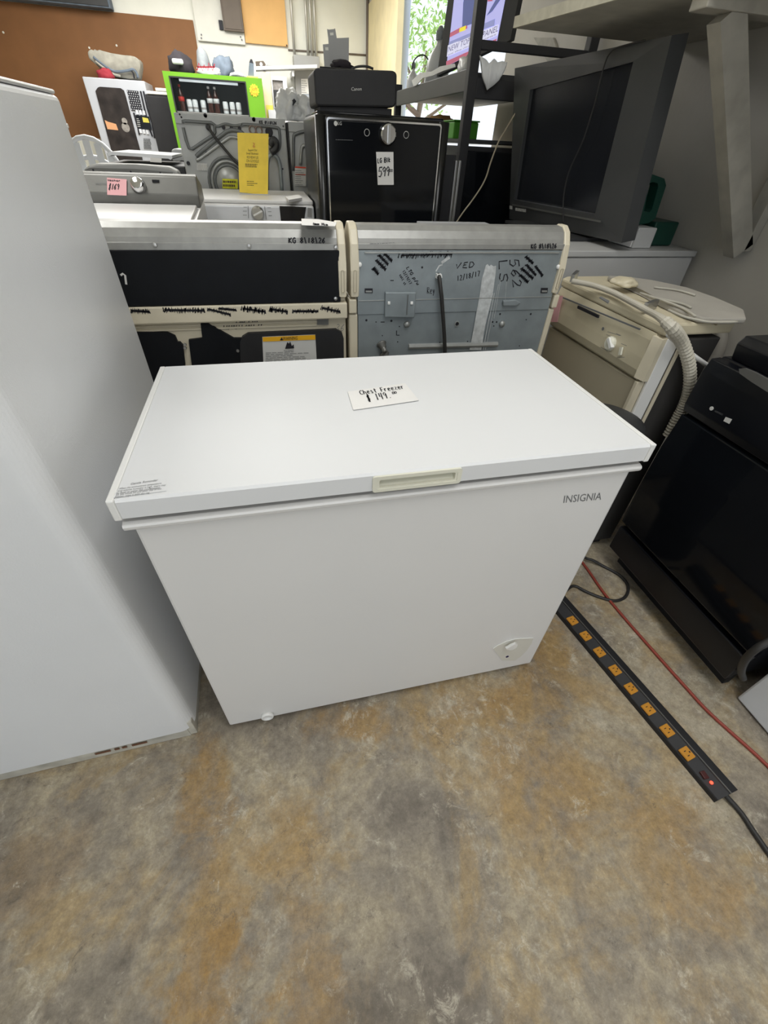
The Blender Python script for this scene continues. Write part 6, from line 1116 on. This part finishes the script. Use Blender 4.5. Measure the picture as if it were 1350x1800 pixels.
# ---- things on the far wall
hb = thing('wall_board', 'large orange brown hardboard covering the far wall at left', 'board', (-2.0, 8.68, 1.15))
bm = B(); box(bm, -3.6, -0.375, 8.672, 8.698, 1.14, 2.43, 0.004); finish('sheet', bm, 'hardboard', hb)
for p in [(-2.7842,8.67,2.153),(-1.4384,8.67,2.1238),(-1.7949,8.67,2.0797)]: bm = B(); disc(bm, p, NY, 0.012, 0.004, 10); finish('nail_head', bm, 'panel_white', hb)
bm = B(); box(bm, -3.6, -1.36, 8.5, 8.69, 2.435, 2.75, 0.01); dsg = thing('wall_cabinet', 'dark grey cabinet bottom above the brown hardboard', 'cabinet', (-2.4, 8.6, 2.435)); finish('case', bm, 'cloth_slate', dsg); bm = B(); box(bm, -3.58, -1.38, 8.49, 8.5, 2.45, 2.74, 0.003); finish('door', bm, 'charcoal_plastic', dsg)
ep = thing('wall_panel', 'cream backing panel with screws behind the dark electric panel on the far wall', 'panel', (0, 8.66, 2.24))
bm = B(); box(bm, -0.345, 0.295, 8.65, 8.698, 2.24, 2.95, 0.003); finish('sheet', bm, 'panel_white', ep)
for p in [(-0.2898,8.645,2.2975),(-0.2974,8.645,2.265),(0.2419,8.645,2.3116),(0.2528,8.645,2.2851)]: bm = B(); disc(bm, p, NY, 0.010, 0.004, 8); finish('screw', bm, 'ink_grey', ep)
eb = thing('breaker_box', 'dark brown metal electric panel on the cream backing', 'panel', (0.16, 8.6, 2.35))
bm = B(); box(bm, 0.03, 0.30, 8.58, 8.649, 2.352, 2.9, 0.005); finish('box', bm, 'panel_brown', eb)
bm = B(); box(bm, 0.05, 0.28, 8.572, 8.579, 2.37, 2.88, 0.003); finish('door', bm, 'panel_brown', eb)
bm = B(); box(bm, -0.03, 0.02, 8.62, 8.649, 2.36, 2.45, 0.003); finish('lock_plate', bm, 'ink', eb)
pw = thing('wall_board', 'bright orange plywood board on the far wall right of the electric panel', 'board', (0.6, 8.66, 2.26))
bm = B(); box(bm, 0.302, 0.90, 8.655, 8.698, 2.262, 2.95, 0.003); finish('sheet', bm, 'plywood', pw)
bm = B(); disc(bm, (0.8819,8.65,2.2714), NY, 0.010, 0.004, 8); finish('screw', bm, 'ink', pw)
for x, l in ((0.985, 'leftmost conduit pipe running up the far wall'), (1.185, 'second conduit pipe from the left on the far wall'), (1.246, 'third conduit pipe from the left on the far wall'), (1.305, 'rightmost conduit pipe on the far wall')):
    bm = B(); tube(bm, [(x, 8.64, 2.16), (x, 8.64, ZC)], 0.019, 8); solo('conduit_pipe', bm, 'conduit', l, 'pipe', (x, 8.64, 2.16), 'conduit pipes on the far wall', True)
je = thing('junction_box', 'grey metal switch box with pale label below the conduit pipes', 'box', (1.14, 8.5, 1.2))
bm = B(); box(bm, 0.955, 1.33, 8.45, 8.69, 1.15, 2.17, 0.006); finish('box', bm, 'elec_grey', je)
bm = B(); box(bm, 1.06, 1.31, 8.442, 8.449, 1.25, 1.90, 0.004); dj = finish('door', bm, 'elec_blue', je)
bm = B(); slab(bm, [(1.0393,8.44,1.9254),(1.1487,8.44,1.9316),(1.1447,8.44,1.7716),(1.0335,8.44,1.7658)], (0, -0.003, 0)); nl = finish('notice', bm, 'paper', dj); 
l = [(1.0336,8.435,1.7717),(1.1361,8.435,1.777),(1.0465,8.435,1.9166)]; greek(dj, 'small_print', l[2], (l[1][0], l[1][1], l[2][2]), l[0], 6, NY, 0.008, 'elec_grey', (0.6, 1.0), 4)
ws = thing('wall_shelf', 'thin white shelf on the far wall holding a dark gadget', 'shelf', (0.8, 8.3, 1.98))
bm = B(); slab(bm, [(0.33, 8.20, 1.955), (1.26, 8.20, 2.03), (1.26, 8.44, 2.03), (0.33, 8.44, 1.955)], (0, 0, 0.035)) ; finish('board', bm, 'far_white', ws)
for x, z in ((0.5, 1.90), (0.9, 1.93)): bm = B(); box(bm, x, x+0.03, 8.25, 8.69, z, z+0.06); finish('bracket', bm, 'far_white', ws)
gd = thing('tape_gun', 'dark tape gun lying on the thin white shelf', 'tool', (0.5, 8.3, 2.0))
bm = B(); slab(bm, [(0.4043,8.3,2.0515),(0.5153,8.3,2.0637),(0.5422,8.3,2.0321),(0.5294,8.3,1.9978),(0.4025,8.3,1.9903)], (0, 0.06, 0)); finish('case', bm, 'panel_brown', gd)
bm = B(); slab(bm, [(0.5493,8.3,2.0269),(0.8032,8.3,2.0252),(0.8012,8.3,2.0081),(0.5453,8.3,1.9987)], (0, 0.03, 0)); finish('rail', bm, 'elec_grey', gd)
bm = B(); disc(bm, (0.4788,8.3,2.0283), NY, 0.02, 0.01, 10); finish('reel', bm, 'cap_white', gd)
# yellow sided cabinet with dark device
yc = thing('open_cabinet', 'pale cabinet with yellow side right of the green machine holding a dark device', 'cabinet', (0.62, 8.1, 0))
bm = B(); box(bm, 0.46, 0.58, 8.0, 8.05, 0.9, 1.93, 0.004); finish('side_panel', bm, 'jamb_cream', yc)
bm = B(); box(bm, 0.475, 0.575, 7.995, 7.999, 0.95, 1.60, 0.001); finish('yellow_face', bm, 'menu_yellow', yc)
bm = B(); ring_y(bm, [(0.80, 1.90), (0.585, 1.90), (0.585, 0.9), (0.80, 0.9)], [(0.745, 1.86), (0.60, 1.86), (0.60, 0.95), (0.745, 0.95)], 8.0, 8.03); finish('frame', bm, 'far_white', yc)
bm = B(); box(bm, 0.59, 0.795, 8.032, 8.3, 0.0, 1.88); finish('shelf_load', bm, 'photo_grey', yc)
dv_ = thing('device', 'small dark box with pale label inside the yellow sided cabinet', 'device', (0.66, 7.98, 1.6))
bm = B(); box(bm, 0.60, 0.72, 7.95, 7.998, 1.55, 1.76, 0.004); finish('case', bm, 'charcoal_plastic', dv_); bm = B(); slab(bm, [(0.6537,7.948,1.7373),(0.6893,7.948,1.7392),(0.6873,7.948,1.7219),(0.6555,7.948,1.7202)], (0, -0.002, 0)); finish('label', bm, 'paper', dv_)
bm = B(); box(bm, 0.50, 0.80, 7.90, 7.999, 0.0, 1.549); finish('plinth', bm, 'far_white', yc)

# ================================================================ outside, seen through the open bay
random.seed(11)
def tree(name, label, base, h, cr, n, m, ls):
    t = thing(name, label, 'tree', base); b0 = Vector(base)
    bm = B(); tube(bm, [b0, b0+Vector((0.05, 0.05, h*0.5)), b0+Vector((0.1, -0.05, h*0.8))], [0.07, 0.05, 0.02], 8)
    for k in range(5):
        a = random.uniform(0, 2*PI); s0 = b0+Vector((0.05, 0, h*random.uniform(0.35, 0.7))); tube(bm, [s0, s0+Vector((math.cos(a)*cr*0.5, math.sin(a)*cr*0.5, 0.3)), s0+Vector((math.cos(a)*cr, math.sin(a)*cr, 0.5))], [0.03, 0.02, 0.008], 6)
    finish('trunk', bm, 'bark', t, True)
    bm = B()
    for k in range(n):
        d = Vector((random.gauss(0, 1), random.gauss(0, 1), random.gauss(0, 1))).normalized()*cr*random.uniform(0.3, 1.0); p = b0+Vector((0, 0, h*0.8))+Vector((d.x, d.y, d.z*0.9))
        u = Vector((random.uniform(-1, 1), random.uniform(-1, 1), random.uniform(-1, 0.2))).normalized(); v = u.cross(Vector((random.uniform(-1, 1), random.uniform(-1, 1), 1))).normalized(); s_ = ls*random.uniform(0.6, 1.3)
        bm.faces.new([bm.verts.new(p-u*s_), bm.verts.new(p+v*s_*0.35), bm.verts.new(p+u*s_), bm.verts.new(p-v*s_*0.35)])
    f_ = finish('foliage', bm, m, t); f_['kind'] = 'stuff'; return t
tree('street_tree', 'tall leafy green tree outside the open bay beyond the rack', (3.15, 9.5, -0.11), 3.2, 1.0, 1100, 'leaf', 0.055)
tree('shrub', 'yellow green bush outside the bay beside the cream jamb', (2.75, 11.4, -0.11), 2.2, 0.55, 1000, 'leaf_yellow', 0.06)
pl = thing('pole', 'thin pale blue pole standing outside the open bay', 'pole', (2.5, 8.0, -0.11))
bm = B(); tube(bm, [(2.5, 8.0, -0.10), (2.5, 8.0, 3.6)], 0.05, 10); finish('shaft', bm, 'elec_blue', pl, True); bm = B(); lathe(bm, [(0.09, 0), (0.09, 0.02), (0.055, 0.03)], (2.5, 8.0, -0.11), NZ, 12); finish('foot', bm, 'elec_grey', pl)
# photographer's shoe toe at the lower border
sh = thing('shoe', 'dark shoe toe just showing at the bottom border of the floor', 'shoe', (0.29, -0.74, 0))
bm = B(); lathe(bm, [(0.042, 0), (0.046, 0.006), (0.046, 0.02)], (0.29, -0.70, 0.0), NZ, 20, 2.4, 0.95); finish('sole', bm, 'black_rubber', sh)
bm = B(); lathe(bm, [(0.044, 0.02), (0.042, 0.04), (0.03, 0.058), (0.004, 0.064)], (0.29, -0.70, 0.0), NZ, 20, 2.4, 0.95); finish('upper', bm, 'shoe_dark', sh, True)
